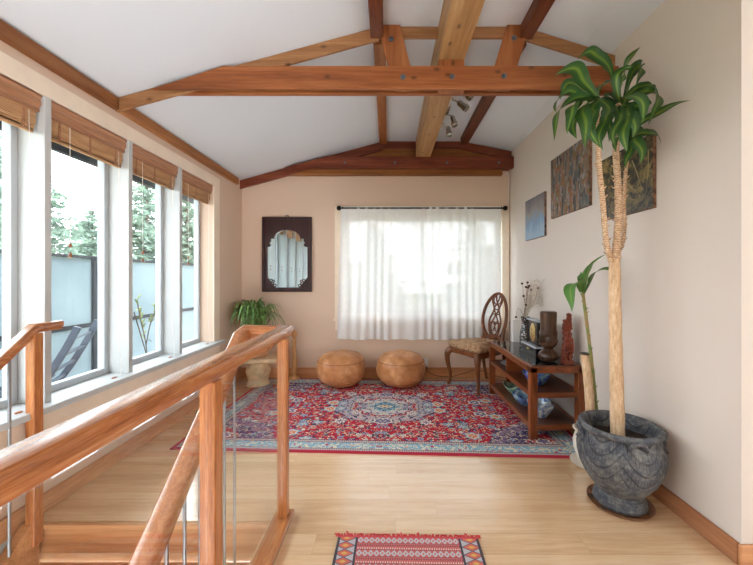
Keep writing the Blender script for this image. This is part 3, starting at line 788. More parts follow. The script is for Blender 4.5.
# ------------------------------------------------------------------ track light
t = thing('track_light', 'brushed nickel ceiling track with four spotlights beside the ridge beam', 'track light', (.6, 3.3, ZM), kind='thing')
MB().box(.555, .590, 2.75, 3.75, ZM-.03, ZM-.001).build('track', M['plastic'], t, bevel=.003)
MB().box(.545, .60, 3.30, 3.46, ZM-.045, ZM-.001).build('canopy', M['chrome'], t, bevel=.004)
for y, dx, dy in ((2.93, .55, -.35), (3.14, .85, -.25), (3.42, .15, -.25), (3.66, .1, -.3)):
    s0 = Vector((.585, y, ZM-.03)); s1 = s0 + Vector((.05, 0, -.04))
    arm = MB().tube([s0, s0 + Vector((0,0,-.02)), s1], .007, 8).build('spotlight', M['chrome'], t, smooth=True)
    d = Vector((dx, dy, -.8)).normalized(); q = d.to_track_quat('Z', 'X').to_matrix().to_4x4()
    MB().lathe([(.012,-.03), (.02,-.024), (.025,-.01), (.026,.04), (.033,.052), (.033,.085), (.029,.085), (.026,.07), (.004,.068)], (0,0,0), 18).xf(Matrix.Translation(s1 + d*.03) @ q).build('lamp_head', M['chrome'], arm, smooth=True)

# ------------------------------------------------------------------ guard rail
def rail_prof(w=.034, h=.031):
    return [(-w*.72,-h), (w*.72,-h), (w*.78,-h*.45), (w,-h*.3), (w*1.04,h*.3), (w*.98,h*.7), (w*.82,h*.92), (w*.6,h), (-w*.6,h), (-w*.82,h*.92), (-w*.98,h*.7), (-w*1.04,h*.3), (-w,-h*.3), (-w*.78,-h*.45)]
GX = -.53
t = thing('stair_guard_rail', 'long oak guard rail with clear glass panels, running from the near edge to the rug', 'guard rail', (GX, 1.0, 0))
b = MB(); b.sweep([(GX, -.35, .960), (GX, 1.80, .960)], rail_prof(.036, .026)); b.build('handrail', M['oak_y'], t, smooth=True, flat_angle=22)
b = MB(); b.sweep([(GX-.03, 1.755, .960), (-.725, 1.755, .960)], rail_prof(.034, .03)); b.build('cross_rail', M['oak_x'], t, smooth=True, flat_angle=50)
for y in (1.745, 1.035, .2):
    MB().box(GX-.024, GX+.024, y-.024, y+.024, .03, .925).build('post', M['oak_z'], t, bevel=.004)
b = MB(); b.box(GX-.05, GX+.042, -.35, 1.80, 0, .03); b.build('bottom_rail', M['oak_y'], t, bevel=.005)
for ya, yb in ((1.062, 1.718), (.227, 1.008)):
    MB().box(GX-.003, GX+.003, ya, yb, .032, .917).build('glass_panel', M['guardglass'], t)
    for k in (0, 1):
        for zz in (.06,): pass
# stair handrail descending on the guard side
SL = .83
t = thing('stair_handrail', 'oak handrail with grey rods sloping down the stairs behind the glass', 'handrail', (-.725, 1.4, 0))
pts = [(-.725, 1.80, .955), (-.725, 1.70, .935)] + [(-.725, 1.70-d, .935 - SL*d) for d in (.2, .5, .9, 1.3)]
MB().sweep(pts, rail_prof(.036, .036)).build('handrail', M['oak_y'], t, smooth=True, flat_angle=50)
for i in range(11):
    y = 1.63 - .1*i
    z1 = .935 - SL*(1.70-y) - .03; z0 = -.19*(int((1.75-y)/.25)+1)
    MB().tube([(-.725, y, z0), (-.725, y, z1)], .0065, 8).build('rod', M['steel'], t, smooth=True)
# left handrail by the windows
t = thing('stair_handrail', 'oak handrail with post and grey rods beside the windows, at the far left', 'handrail', (-1.745, 1.6, 0))
pts = [(-1.745, 1.83, .985), (-1.745, 1.70, .985)] + [(-1.745, 1.70-d, .985 - SL*d) for d in (.2, .5, .9, 1.3)]
MB().sweep(pts, rail_prof(.026, .022)).build('handrail', M['oak_y'], t, smooth=True, flat_angle=50)
MB().box(-1.768, -1.722, 1.68, 1.726, -.08, .96).build('post', M['oak_z'], t, bevel=.004)
for i in range(6):
    y = 1.59 - .1*i
    MB().tube([(-1.745, y, -.19*(int((1.75-y)/.25)+1)), (-1.745, y, .985 - SL*(1.70-y) - .025)], .0065, 8).build('rod', M['steel'], t, smooth=True)
# stairs
t = thing('staircase', 'oak stairs leading down from the room towards the viewer, behind the glass', 'staircase', (-1.25, 1.3, -.6))
MB().box(-1.795, SX1, SY1-.028, SY1, -.026, -.001).build('nosing', M['oakpale'], t, bevel=.006)
MB().box(-1.795, SX1, SY1-.016, SY1-.001, -.15, -.027).build('riser', M['oakpale'], t)
for k in range(1, 7):
    y = SY1 - .25*(k-1) - .02
    MB().box(-1.795, SX1, y-.275, y, -.19*k-.035, -.19*k).build('tread', M['oakpale'], t, bevel=.006)
    MB().box(-1.795, SX1, y-.245, y-.23, -.19*(k+1), -.19*k-.036).build('riser', M['oakpale'], t)
MB().prism([(SY1-.03, -.20), (SY1-.03, .03), (SY1-.07, .03), (.3, -1.15), (.3, -1.4)], 'x', -1.79, -1.735).build('stringer', M['oakpale'], t, bevel=.004)

# ------------------------------------------------------------------ rugs
RC = Vector((-.03, 3.285, 0)); HX, HY = 1.50, .875
m = MB(); N1, N2 = 60, 36; vs = []; fs = []
for j in range(N2+1):
    for i in range(N1+1):
        x = -HX + 2*HX*i/N1; y = -HY + 2*HY*j/N2
        vs.append((x, y, .009 + .002*mnoise.noise(Vector((x*4, y*4, 1)))))
for j in range(N2):
    for i in range(N1): a = j*(N1+1)+i; fs.append((a, a+1, a+N1+2, a+N1+1))
bnd = [i for i in range(N1+1)] + [(j)*(N1+1)+N1 for j in range(1, N2+1)] + [N2*(N1+1)+i for i in range(N1-1, -1, -1)] + [j*(N1+1) for j in range(N2-1, 0, -1)]
o0 = len(vs)
for k in bnd: vs.append((vs[k][0], vs[k][1], 0))
for i in range(len(bnd)): j = (i+1) % len(bnd); fs.append((bnd[i], bnd[j], o0+j, o0+i))
m.add(vs, fs)
rug = m.build('persian_rug', rug_mat(HX, HY), loc=(0,0,0), smooth=True)
rug.location = RC; rug.rotation_euler = (0, 0, radians(-2.5))
tag(rug, 'large red and blue floral rug under the chair and console', 'rug')
KX, KY = .330, .58
t = thing('kilim_rug', 'small red striped woven rug with fringe at the bottom edge of the photo', 'rug', (.082, 1.058, 0))
m = MB()
for j in range(21):
    for i in range(13): pass
m.box(-KX, KX, -KY, KY, .001, .007)
kb = m.build('woven_field', kilim_mat(KX, KY), t, loc=(0,0,0))
m = MB()
for i in range(70):
    x = -KX - .01 + (2*KX+.02)*i/69
    L = .010 + .006*RND.random() + (.012 if RND.random() < .06 else 0)
    m.tube([(x, KY-.004, .005), (x + RND.uniform(-.006,.006), KY+L*.5, .008), (x + RND.uniform(-.01,.01), KY+L, .004)], .0035, 5)
fr = m.build('fringe', plain('red_fringe', (204,66,70), .95), t, loc=(0,0,0)); fr['kind'] = 'stuff'
t.rotation_euler = (0, 0, radians(-1.2))

# ------------------------------------------------------------------ poufs
def pouf(loc, label):
    t = thing('leather_pouf', label, 'pouf', loc, 'tan leather poufs')
    R, Hh = .280, .358
    KZ = 1.07; KR = R/.266
    prof = [(.001, 0), (.11, .0), (.165, .012), (.215, .05), (.252, .105), (R, .175), (.258, .235), (.232, .288), (.188, .328), (.12, .350), (.05, .357), (.001, .358)]
    prof = [(r*(KR if r != R else 1), z*KZ) for r, z in prof]
    def mod(r, z, th):
        k = 1 + (.018*abs(sin(th*4))**.6 - .012 if r > .1 else 0)
        w = .012*mnoise.noise(Vector((cos(th)*2.2, sin(th)*2.2, z*9)))
        return r*k + (w if r > .1 else 0), (.010*mnoise.noise(Vector((r*9*cos(th), r*9*sin(th), 3))) if z > .3 else 0)
    pp = []
    for i in range(len(prof)-1):
        for k in range(3):
            f = k/3; pp.append((prof[i][0]*(1-f)+prof[i+1][0]*f, prof[i][1]*(1-f)+prof[i+1][1]*f))
    pp.append(prof[-1])
    MB().lathe(pp, loc, 64, mod).build('body', M['leather'], t, smooth=True, flat_angle=180)
    c = Vector(loc)
    MB().tube([c + Vector((.261*cos(a)*(1+.012*abs(sin(4*a))**.6), .261*sin(a)*(1+.012*abs(sin(4*a))**.6), .280)) for a in [2*pi*i/64 for i in range(64)]], .0045, 6, closed=True).build('top_seam', M['seam'], t, smooth=True)
    MB().tube([c + Vector((.239*cos(a), .239*sin(a), .062)) for a in [2*pi*i/64 for i in range(64)]], .0045, 6, closed=True).build('bottom_seam', M['seam'], t, smooth=True)
    return t
pz = .0115
p1 = pouf((-.540, 3.962, pz), 'tan leather pouf on the rug, nearer the mirror')
p2 = dup(p1, (.150, 3.957, pz), 'tan leather pouf on the rug, nearer the carved chair'); p2.rotation_euler = (0,0,.5)

# ------------------------------------------------------------------ mirror
t = thing('wall_mirror', 'mirror in a carved dark mahogany frame on the end wall', 'mirror', (-1.246, YB, 1.06))
S = 4.25/F/5.95
def mp(cx, cy): return (-1.246 + (cx-190)*S, 1.985 - (cy-72)*S)
shape = [(72,252), (84,250), (94,240), (84,228), (94,215), (90,202), (112,200)]
for i in range(0, 13):
    a = pi - pi*i/12; shape.append((190 + 80*cos(a), 205 - 56*sin(a)))
shape += [(268,200), (292,202), (288,215), (298,228), (288,240), (298,250), (312,252), (312,432), (262,492), (120,492), (72,432)]
poly = [mp(*q) for q in shape]
cx, cz = -1.246, mp(190, 330)[1]
def ray(poly, a):
    dx, dz = cos(a), sin(a); best = None
    for i in range(len(poly)):
        x1, z1 = poly[i][0]-cx, poly[i][1]-cz; x2, z2 = poly[(i+1) % len(poly)][0]-cx, poly[(i+1) % len(poly)][1]-cz
        den = dx*(z2-z1) - dz*(x2-x1)
        if abs(den) < 1e-12: continue
        tt = (x1*(z2-z1) - z1*(x2-x1))/den; uu = (x1*dz - z1*dx)/den
        if tt > 0 and -1e-6 <= uu <= 1+1e-6: best = tt if best is None else min(best, tt)
    return (cx+dx*best, cz+dz*best)
ox0, oz1 = mp(42, 72); ox1, oz0 = mp(338, 518)
rect = [(ox0+.012, oz0+.012), (ox1-.012, oz0+.012), (ox1-.012, oz1-.012), (ox0+.012, oz1-.012)]
angs = sorted(set([2*pi*i/220 for i in range(220)] + [atan2(q[1]-cz, q[0]-cx) % (2*pi) for q in rect]))
MB().ring([ray(rect, a) for a in angs], [ray(poly, a) for a in angs], 'y', YB-.026, YB-.012).build('carved_panel', M['mahog'], t)
b = MB(); w = .032; ya, yb = YB-.042, YB-.001
b.box(ox0, ox0+w, ya, yb, oz0, oz1); b.box(ox1-w, ox1, ya, yb, oz0, oz1); b.box(ox0+w, ox1-w, ya, yb, oz0, oz0+w); b.box(ox0+w, ox1-w, ya, yb, oz1-w, oz1)
b.build('frame', M['mahog'], t, bevel=.007)
MB().box(ox0+.02, ox1-.02, YB-.011, YB-.003, oz0+.02, oz1-.02).build('mirror_glass', M['mirror'], t)
for sx in (-1, 1):
    b = MB()
    for (x, z, r) in ((98,470,11), (92,450,8), (116,480,8), (86,478,8), (106,455,7)):
        q = mp(190 + sx*(x-190) if sx > 0 else 190 - (x-190), z)
        q = mp(x if sx > 0 else 380-x, z)
        b.tube([(q[0]+cos(a)*r*S, YB-.020, q[1]+sin(a)*r*S) for a in [2*pi*i/12 for i in range(12)]], .0045, 6, closed=True)
    b.build('fretwork_corner', M['mahog'], t, smooth=True)
b = MB(); q = mp(190, 66); b.tube([(q[0]+cos(a)*.016, YB-.014, q[1]-.004+sin(a)*.016) for a in [2*pi*i/16 for i in range(16)]], .004, 6, closed=True)
b.build('hanging_ring', M['blackmetal'], t, smooth=True)

# ------------------------------------------------------------------ curtain and rod
t = thing('curtain_rod', 'black curtain rod with round finials above the end window', 'curtain rod', (.4, YB-.07, 2.085))
rp0, rp1 = -.60, 1.435
MB().tube([(rp0, YB-.055, 2.088), (rp1, YB-.055, 2.088)], .009, 10).build('rod', M['blackmetal'], t, smooth=True)
for x in (rp0, rp1):
    MB().ball((x, YB-.055, 2.088), .030, 16, 10).build('finial', M['blackmetal'], t, smooth=True)
    xi = x + (.045 if x < 0 else -.045)
    MB().tube([(xi, YB-.018, 2.105), (xi, YB-.04, 2.105), (xi, YB-.055, 2.10), (xi, YB-.055, 2.077)], .006, 8).build('bracket', M['blackmetal'], t, smooth=True)
cu = MB(); NX, NZ = 260, 26; vs = []; fs = []; uvs = []
cx0, cx1, cz0, cz1 = -.575, 1.385, .478, 2.106
def cy(u, v):
    a = .016 + .014*mnoise.noise(Vector((u*6, 0, 5)))
    ph = u*112 + 7*mnoise.noise(Vector((u*5, 2, 0))) + .8*mnoise.noise(Vector((u*4, v*2, 9)))
    return YB - .050 + .8*a*sin(ph)*(.35+.65*(1-v)) + .012*mnoise.noise(Vector((u*9, v*1.5, 0))) - .004
for j in range(NZ+1):
    v = j/NZ
    for i in range(NX+1):
        u = i/NX
        x = cx0 + (cx1-cx0)*u + (-.05*(1-v) if u < .02 else -.05*(1-v)*(1-u)**4)
        vs.append((x, cy(u, v), cz0 + (cz1-cz0)*v + .006*sin(u*38)*(1-v)))
for j in range(NZ):
    for i in range(NX):
        a = j*(NX+1)+i; fs.append((a, a+1, a+NX+2, a+NX+1))
        U = lambda i, j: (i/NX*1.96, j/NZ*1.0)
        uvs.append([U(i,j), U(i+1,j), U(i+1,j+1), U(i,j+1)])
cu.add(vs, fs, uvs)
c = cu.build('lace_curtain', M['lace'], loc=(.4, YB-.08, .478), smooth=True, flat_angle=180, recalc=False)
tag(c, 'sheer white lace curtain hanging over the end window', 'curtain')
# things on the end window's sill, behind the lace
for px, r, h, nm, lb, mt in ((435, .035, .14, 'glass_jar', 'dark jar standing on the window sill behind the curtain, nearer the chair', 'glaze_teal'), (376, .03, .08, 'small_pot', 'small pot on the window sill behind the curtain, nearer the mirror', 'creamglaze')):
    X = (px-VX)*4.30/F
    tag(MB().lathe([(r*.7,0), (r,.01), (r*1.05,h*.6), (r*.6,h*.82), (r*.65,h), (r*.5,h), (r*.45,h*.8)], (X, YB+.03, .74), 20).build(nm, M[mt], loc=(X, YB+.03, .74), smooth=True), lb, 'jar')

# ------------------------------------------------------------------ chair
def spline(pts, n):
    """Catmull-Rom through points"""
    P = [Vector(p) for p in pts]; P = [P[0]*2-P[1]] + P + [P[-1]*2-P[-2]]; out = []
    seg = len(P)-3
    for k in range(n):
        t = k/(n-1)*seg; i = min(int(t), seg-1); f = t-i
        p0, p1, p2, p3 = P[i:i+4]
        out.append(.5*((2*p1) + (p2-p0)*f + (2*p0-5*p1+4*p2-p3)*f*f + (3*p1-p0-3*p2+p3)*f**3))
    return out
CH = Vector((1.02, 3.90, .0115))
CR = Matrix.Translation(CH) @ Matrix.Rotation(atan2(-.50, -.866), 4, 'Z')   # local +x is the way the chair faces
t = thing('side_chair', 'carved walnut dining chair with oval back and patterned seat', 'chair', tuple(CH))
FW, BW, DF, DB = .235, .165, .225, -.235      # half widths front / back and seat depth
def frontleg(s):
    p = spline([(DF-.01, s*(FW-.02), .41), (DF+.022, s*(FW+.006), .35), (DF+.016, s*(FW+.002), .24), (DF-.006, s*(FW-.014), .12), (DF+.002, s*(FW-.008), .03), (DF+.016, s*(FW+.002), 0)], 20)
    r = [.036,.038,.038,.037,.034,.031,.028,.026,.024,.022,.020,.019,.018,.017,.017,.017,.018,.020,.021,.020]
    return MB().tube(p, r, 12).xf(CR)
for s in (-1, 1): frontleg(s).build('leg', M['chair'], t, smooth=True, flat_angle=60)
for s in (-1, 1):
    p = spline([(DB-.075, s*(BW+.01), 0), (DB-.03, s*BW, .16), (DB, s*BW, .32), (DB, s*BW, .44)], 14)
    MB().tube(p, [.017+.007*i/13 for i in range(14)], 10).xf(CR).build('leg', M['chair'], t, smooth=True, flat_angle=60)
# seat rails, curved at the front
def trap(k, off=0, n=9):
    """seat outline, rounded trapezoid"""
    pts = []
    for i in range(n): u = -1+2*i/(n-1); pts.append((DF + off + .030*(1-u*u), u*(FW+off)))
    for i in range(1, n-1):
        f = i/(n-1); pts.append((DF + off + (DB-DF-2*off)*f, (FW+off) + (BW-FW)*f + .012*sin(pi*f)))
    for i in range(n): u = 1-2*i/(n-1); pts.append((DB-off, u*(BW+off)))
    for i in range(1, n-1):
        f = i/(n-1); pts.append((DB - off + (DF-DB+2*off)*f, -((BW+off) + (FW-BW)*f) - .012*sin(pi*f)))
    return pts
o, i_ = trap(0, 0), trap(0, -.03)
b = MB().ring(o, i_, 'z', .365, .43)
for v in b.v:                                   # serpentine lower edge
    if v.z < .40:
        f = v.y/FW; v.z += .018*(1 - abs(f)**2) if abs(f) < 1 else 0
b.xf(CR).build('seat_frame', M['chair'], t, bevel=.006)
b = MB(); rings = []
for off, z in ((-.004,.43), (.006,.45), (.004,.478), (-.02,.502), (-.07,.516), (-.13,.522)):
    rings.append([(x, y, z + (.006*(1-(y/FW)**2))) for x, y in trap(0, off)])
n = len(rings[0]); vs = [p for r in rings for p in r]
fs = [(k*n+i, k*n+(i+1) % n, (k+1)*n+(i+1) % n, (k+1)*n+i) for k in range(len(rings)-1) for i in range(n)]
fs += [tuple(range(n)), tuple(range((len(rings)-1)*n, len(rings)*n))]
b.add(vs, fs).xf(CR).build('seat', M['fabric'], t, smooth=True, flat_angle=75)
# oval back, leaning back
def bp(y, z):      # back plane: z above floor
    return Vector((DB + .005 - .13*(z-.44) - .06*(z-.44)**2 + .03*(y/.2)**2, y, z))
ov = [bp(.175*sin(a)*(1-.10*cos(a)*-1), .775 - .262*cos(a)) for a in [2*pi*i/48 for i in range(48)]]
MB().tube(ov, .019, 10, closed=True, flat=(1.15,.85)).xf(CR).build('back_frame', M['chair'], t, smooth=True, flat_angle=60)
for s in (-1, 1):
    MB().tube(spline([(DB, s*BW, .42), bp(s*.155, .50), bp(s*.150, .575), bp(s*.165, .65)], 10), [.023,.022,.021,.020,.020,.020,.020,.019,.018,.016], 10).xf(CR).build('back_post', M['chair'], t, smooth=True)
MB().tube([bp(y, .535 + .014*cos(y*20)) for y in [-.155+.31*i/12 for i in range(13)]], .020, 8).xf(CR).build('back_rail', M['chair'], t, smooth=True)
sp = MB()
def crv(pts, r=.0085): sp.tube(spline([bp(y, z) for y, z in pts], 18), r, 8, flat=(1.2,.9))
for s in (-1, 1):
    crv([(s*.045,.54), (s*.075,.62), (s*.085,.72), (s*.055,.80), (s*.035,.86), (s*.07,.94), (s*.075,1.0)], .010)
    crv([(s*.02,.55), (s*.06,.66), (s*.012,.77), (s*-.035,.86), (s*.012,.95), (s*.03,1.02)])
    crv([(s*.075,.69), (s*.02,.71), (0,.655), (s*-.02,.60)], .007)
    crv([(s*.0,.90), (s*.045,.93), (s*.055,.98), (s*.02,1.02)], .007)
for z, y in ((.80,.045), (.86,.035), (.70,.08)):
    crv([(-y, z), (0, z-.012), (y, z)], .008)
sp.xf(CR).build('splat', M['chair'], t, smooth=True)

# ------------------------------------------------------------------ console
t = thing('console_table', 'long walnut console with black glass top and two shelves by the right wall', 'console table', (1.28, 3.14, 0))
A0, A1, C0, C1 = 1.075, 1.487, 2.60, 3.68     # x range, y range
ZB = .012
for x in (A0, A1-.055):
    for y in (C0, C1-.055):
        MB().box(x, x+.055, y, y+.055, ZB if True else 0, .555).build('leg', M['walnut_z'], t, bevel=.004)
def shelf(z0, z1, fr):
    b = MB(); b.box(A0+.03, A1-.03, C0+.03, C1-.03, z1-.016, z1); o = b.build('shelf', M['shelf'], t, bevel=.002)
    for xa in (A0+.006, A1-.036): MB().box(xa, xa+.03, C0+.055, C1-.055, z0, z1+.003).build('edge_rail', M['walnut'], o, bevel=.003)
    for ya in (C0+.006, C1-.036): MB().box(A0+.055, A1-.055, ya, ya+.03, z0, z1+.003).build('edge_rail', M['walnut_x'], o, bevel=.003)
shelf(.078, .118, 0); shelf(.325, .362, 0)
tp = MB()
tp.box(A0, A0+.045, C0+.055, C1-.055, .513, .563); tp.box(A1-.045, A1, C0+.055, C1-.055, .513, .563)
tp.box(A0, A1, C0, C0+.055, .513, .563); tp.box(A0, A1, C1-.055, C1, .513, .563)
tp.build('top_frame', M['walnut'], t, bevel=.004)
MB().box(A0+.03, A1-.03, C0+.04, C1-.04, .557, .5655).build('glass_top', M['blackglass'], t, bevel=.002)
MB().box(A0+.02, A1-.02, 3.18, 3.205, .363, .513).build('divider', M['walnut_x'], t, bevel=.002)
MB().box(A1-.022, A1-.012, 3.205, C1-.055, .363, .513).build('back_panel', M['shelf'], t)
ZT = .5655

# bowls
def bowl(name, label, mat, c, r, h, lobes, amp, sx=1.0, rot=0, ph=0):
    prof = [(.001,0), (r*.45,0), (r*.5,.006), (r*.75,h*.4), (r*.93,h*.75), (r,h), (r*.965,h*1.0), (r*.88,h*.75), (r*.7,h*.42), (r*.4,h*.2), (.001,h*.17)]
    def mod(q, z, th):
        f = (z/h)
        return q*(1 + amp*f*sin(lobes*th+ph) + amp*.5*f*sin((lobes*2+1)*th)), h*.22*f*f*sin(lobes*th+ph+.8)
    pp = []
    for i in range(len(prof)-1):
        for k in range(2): f = k/2; pp.append((prof[i][0]*(1-f)+prof[i+1][0]*f, prof[i][1]*(1-f)+prof[i+1][1]*f))
    pp.append(prof[-1])
    m = MB().lathe(pp, (0,0,0), 56, mod)
    m.xf(Matrix.Translation(c) @ Matrix.Rotation(rot, 4, 'Z') @ Matrix.Diagonal((sx, 1, 1, 1)))
    return tag(m.build(name, M[mat], loc=c, smooth=True, flat_angle=180), label, 'bowl', 'glazed bowls on the console shelves')
bowl('glazed_bowl', 'blue and teal wavy bowl on the upper shelf of the console', 'glaze_blue', (1.215, 2.82, .3655), .105, .095, 4, .07, 1.0, .3)
bowl('glazed_bowl', 'pale green bowl on the lower shelf, farthest back', 'glaze_green', (1.235, 3.33, .1215), .115, .085, 3, .05, 1.0, .3)
bowl('glazed_bowl', 'broad dark blue dish on the lower shelf, between green and shell bowls', 'glaze_teal', (1.22, 3.045, .1215), .125, .085, 3, .09, 1.05, 1.2)
bowl('glazed_bowl', 'white and blue shell-like bowl on the lower shelf, nearest the grey pot', 'glaze_shell', (1.225, 2.775, .1215), .098, .115, 3, .10, .95, .8, 1)
tag(MB().lathe([(.001,0), (.06,0), (.065,.006), (.10,.018), (.103,.022), (.095,.021), (.06,.011), (.001,.010)], (1.22, 3.42, .3655), 36).build('glazed_plate', M['glaze_shell'], loc=(1.22, 3.42, .3655), smooth=True), 'pale plate lying in the far compartment of the console', 'plate')

# head sculpture
hc = Vector((1.285, 2.765, ZT)); fd = radians(204)
prof = []
def hr(z):
    K = [(0,.035), (.008,.05), (.03,.066), (.06,.073), (.09,.068), (.118,.05), (.135,.034), (.147,.034), (.158,.048), (.18,.060), (.21,.062), (.25,.062), (.265,.062), (.28,.058), (.33,.058), (.385,.061), (.395,.060), (.40,.052)]
    for i in range(len(K)-1):
        if K[i][0] <= z <= K[i+1][0]:
            f = (z-K[i][0])/(K[i+1][0]-K[i][0]); return K[i][1]*(1-f)+K[i+1][1]*f
    return K[-1][1]
def gs(x, s): return exp(-(x/s)**2)
def hmod(r, z, th):
    a = (th-fd+pi) % (2*pi) - pi
    q = r
    q += .034*gs(a, .24)*gs(z-.205, .020)+ .016*gs(a, .17)*gs(z-.225, .02)          # nose
    q += .014*gs(z-.254, .010)*gs(a, .55)                                                # brow
    q -= .020*(gs(a-.48, .22)+gs(a+.48, .22))*gs(z-.232, .013)                           # eye sockets
    q += .010*(gs(a-.48, .13)+gs(a+.48, .13))*gs(z-.230, .007)                           # eyes
    q += .020*gs(a, .40)*(gs(z-.178, .006)+gs(z-.166, .006))                             # lips
    q += .010*gs(a, .4)*gs(z-.152, .009)                                                 # chin
    q += .018*(gs(a-1.65, .16)+gs(a+1.65, .16))*gs(z-.208, .028)                         # ears
    q += .004*gs(z-.272, .006) if z > .2 else 0
    if z > .28: q *= 1 + .03*cos(4*a)
    q *= 1.10
    zn = z*.097/.135 if z < .135 else (.097 + (z-.135)*.143/.14 if z < .275 else .24 + (z-.275)*.16/.125)
    q *= .97
    return q, zn - z
pr = [(.001, 0)] + [(hr(z), z) for z in [.40*i/90 for i in range(91)]] + [(.001, .40)]
tag(MB().lathe(pr, tuple(hc), 72, hmod).build('head_sculpture', M['headwood'], loc=tuple(hc), smooth=True, flat_angle=70), 'dark carved wooden head with a tall flat hat, on the console', 'sculpture')

# red totem
tc = Vector((1.395, 2.685, ZT))
b = MB(); b.box(tc.x-.047, tc.x+.045, tc.y-.035, tc.y+.035, ZT, ZT+.03)
def col_field(cx, cy, z0, z1, w, d, seed, top=0):
    n, m = 40, 60; vs = []; fs = []
    for j in range(m+1):
        z = z0+(z1-z0)*j/m
        for i in range(n):
            th = 2*pi*i/n; e = .5
            x = w*(abs(cos(th))**e)*(1 if cos(th) > 0 else -1); y = d*(abs(sin(th))**e)*(1 if sin(th) > 0 else -1)
            k = 1 + .16*sin(z*150+seed)*abs(cos(2*th+seed)) + .22*mnoise.noise(Vector((x*26, y*26, z*32+seed)))
            if j > m-6: k *= sqrt(max(.05, (m-j)/6.0))
            vs.append((cx+x*k, cy+y*k, z))
    for j in range(m):
        for i in range(n): fs.append((j*n+i, j*n+(i+1) % n, (j+1)*n+(i+1) % n, (j+1)*n+i))
    fs += [tuple(range(n)), tuple(range(m*n, (m+1)*n))]
    b.add(vs, fs)
col_field(tc.x-.026, tc.y, ZT+.03, ZT+.15, .022, .026, 0)
col_field(tc.x+.024, tc.y, ZT+.03, ZT+.15, .020, .026, 2)
col_field(tc.x-.002, tc.y, ZT+.125, ZT+.30, .037, .026, 1)
col_field(tc.x-.024, tc.y, ZT+.27, ZT+.345, .018, .02, 4)
col_field(tc.x+.018, tc.y, ZT+.28, ZT+.395, .020, .022, 3)
for sx in (-1,1): b.tube(spline([tc+Vector((sx*.038,-.02,.20)), tc+Vector((sx*.042,-.03,.13)), tc+Vector((sx*.03,-.036,.09)), tc+Vector((sx*.01,-.034,.11))], 10), .009, 8)
b.ball(tc+Vector((-.006,-.03,.235)), .02, 12, 8, (1,.8,1.3))
for v in b.v: v.x = tc.x + (v.x - tc.x)*.74
tag(b.build('totem_carving', M['redwood'], loc=tuple(tc), smooth=True, flat_angle=50), 'reddish pierced wooden totem carving at the near corner of the console', 'sculpture')

# black box and oval plaque
t = thing('lacquer_box', 'black lacquered box with silver rim beside the carved head', 'box', (1.285, 3.02, ZT))
MB().box(1.225, 1.345, 2.86, 3.17, ZT, ZT+.076).build('body', M['black'], t, bevel=.004)
MB().box(1.220, 1.350, 2.855, 3.175, ZT+.077, ZT+.092).build('lid', M['greyrim'], t, bevel=.004)
MB().box(1.2155, 1.2245, 2.99, 3.03, ZT+.045, ZT+.062).build('clasp', M['goldoval'], t, bevel=.002)
zb = ZT+.0925
t = thing('oval_plaque', 'black upright plaque with gold oval, standing on the black box', 'ornament', (1.285, 3.0, zb))
MB().box(1.262, 1.318, 2.885, 3.135, zb, zb+.20).build('panel', M['black'], t, bevel=.004)
MB().box(1.256, 1.324, 2.879, 3.141, zb+.201, zb+.214).build('top_rail', M['greyrim'], t, bevel=.003)
m = MB().ball((0,0,0), 1, 28, 14, (.010,.055,.080)); m.xf(Matrix.Translation((1.262, 3.01, zb+.10)))
m.build('oval', M['goldoval'], t, smooth=True, flat_angle=180)
for y in (2.90, 3.12):
    MB().tube([(1.258, y, zb+.0), (1.258, y, zb+.2)], .007, 8).build('pillar', M['black'], t, smooth=True)

# white box, vase with dried flowers
tag(MB().box(1.30, 1.415, 3.585, 3.655, ZT, ZT+.225).build('white_box', M['plastic'], loc=(1.36, 3.62, ZT), bevel=.004), 'small white box standing at the far end of the console', 'box')
vc = Vector((1.355, 3.40, ZT))
t = thing('flower_vase', 'black and white speckled vase holding dried flowers', 'vase', tuple(vc))
MB().lathe([(.001,0), (.05,0), (.055,.01), (.056,.08), (.050,.14), (.038,.19), (.036,.24), (.044,.285), (.040,.285), (.032,.24), (.03,.2), (.001,.19)], tuple(vc), 32).build('body', M['vase'], t, smooth=True)
fl = thing('dried_flowers', 'bunch of dried brown seed heads and pale sprays in the speckled vase', 'flowers', tuple(vc + Vector((0,0,.2))))
R2 = random.Random(5)
hd = [(522,283.5), (527.5,282.5), (526,287), (528,287.5), (531,289.5), (538,288), (523.5,296), (526,305), (529,286), (516,317)]
for k, (px, py) in enumerate(hd):
    q = at(px, py, 3.40 + R2.uniform(-.06,.06)); z0 = vc + Vector((R2.uniform(-.01,.01), R2.uniform(-.01,.01), .2))
    mid = (z0+q)/2 + Vector((R2.uniform(-.015,.015), R2.uniform(-.02,.02), .03))
    st = MB().tube(spline([z0, vc + Vector((R2.uniform(-.02,.02), 0, .29)), mid if q.z > vc.z+.33 else (q+Vector((.02,0,.09))), q], 12), .0016, 5).build('stem', M['stem'], fl)
    MB().ball(q, .013, 10, 6, (1,1,.8)).build('seed_head', M['seed'], st, smooth=True)
b = MB()
for k in range(46):
    z0 = vc + Vector((0,0,.21)); tx = R2.uniform(524, 546); ty = R2.uniform(280, 306)
    if tx < 530 and ty < 290: continue
    q = at(tx, ty, 3.40 + R2.uniform(-.12,.10)); q.x = min(q.x, XR-.02)
    mid = vc + Vector((R2.uniform(-.015,.02), R2.uniform(-.02,.02), .31))
    P = spline([z0, mid, (mid+q)/2 + Vector((0,0,.02)), q], 10); b.tube(P, .0009, 4)
    for j in range(5, 10):
        for s in range(2):
            e = P[j] + Vector((R2.uniform(-.03,.03), R2.uniform(-.03,.03), R2.uniform(0,.03))); e.x = min(e.x, XR-.012)
            b.tube([P[j], e], .0007, 3); b.ball(e, .0032, 5, 4)
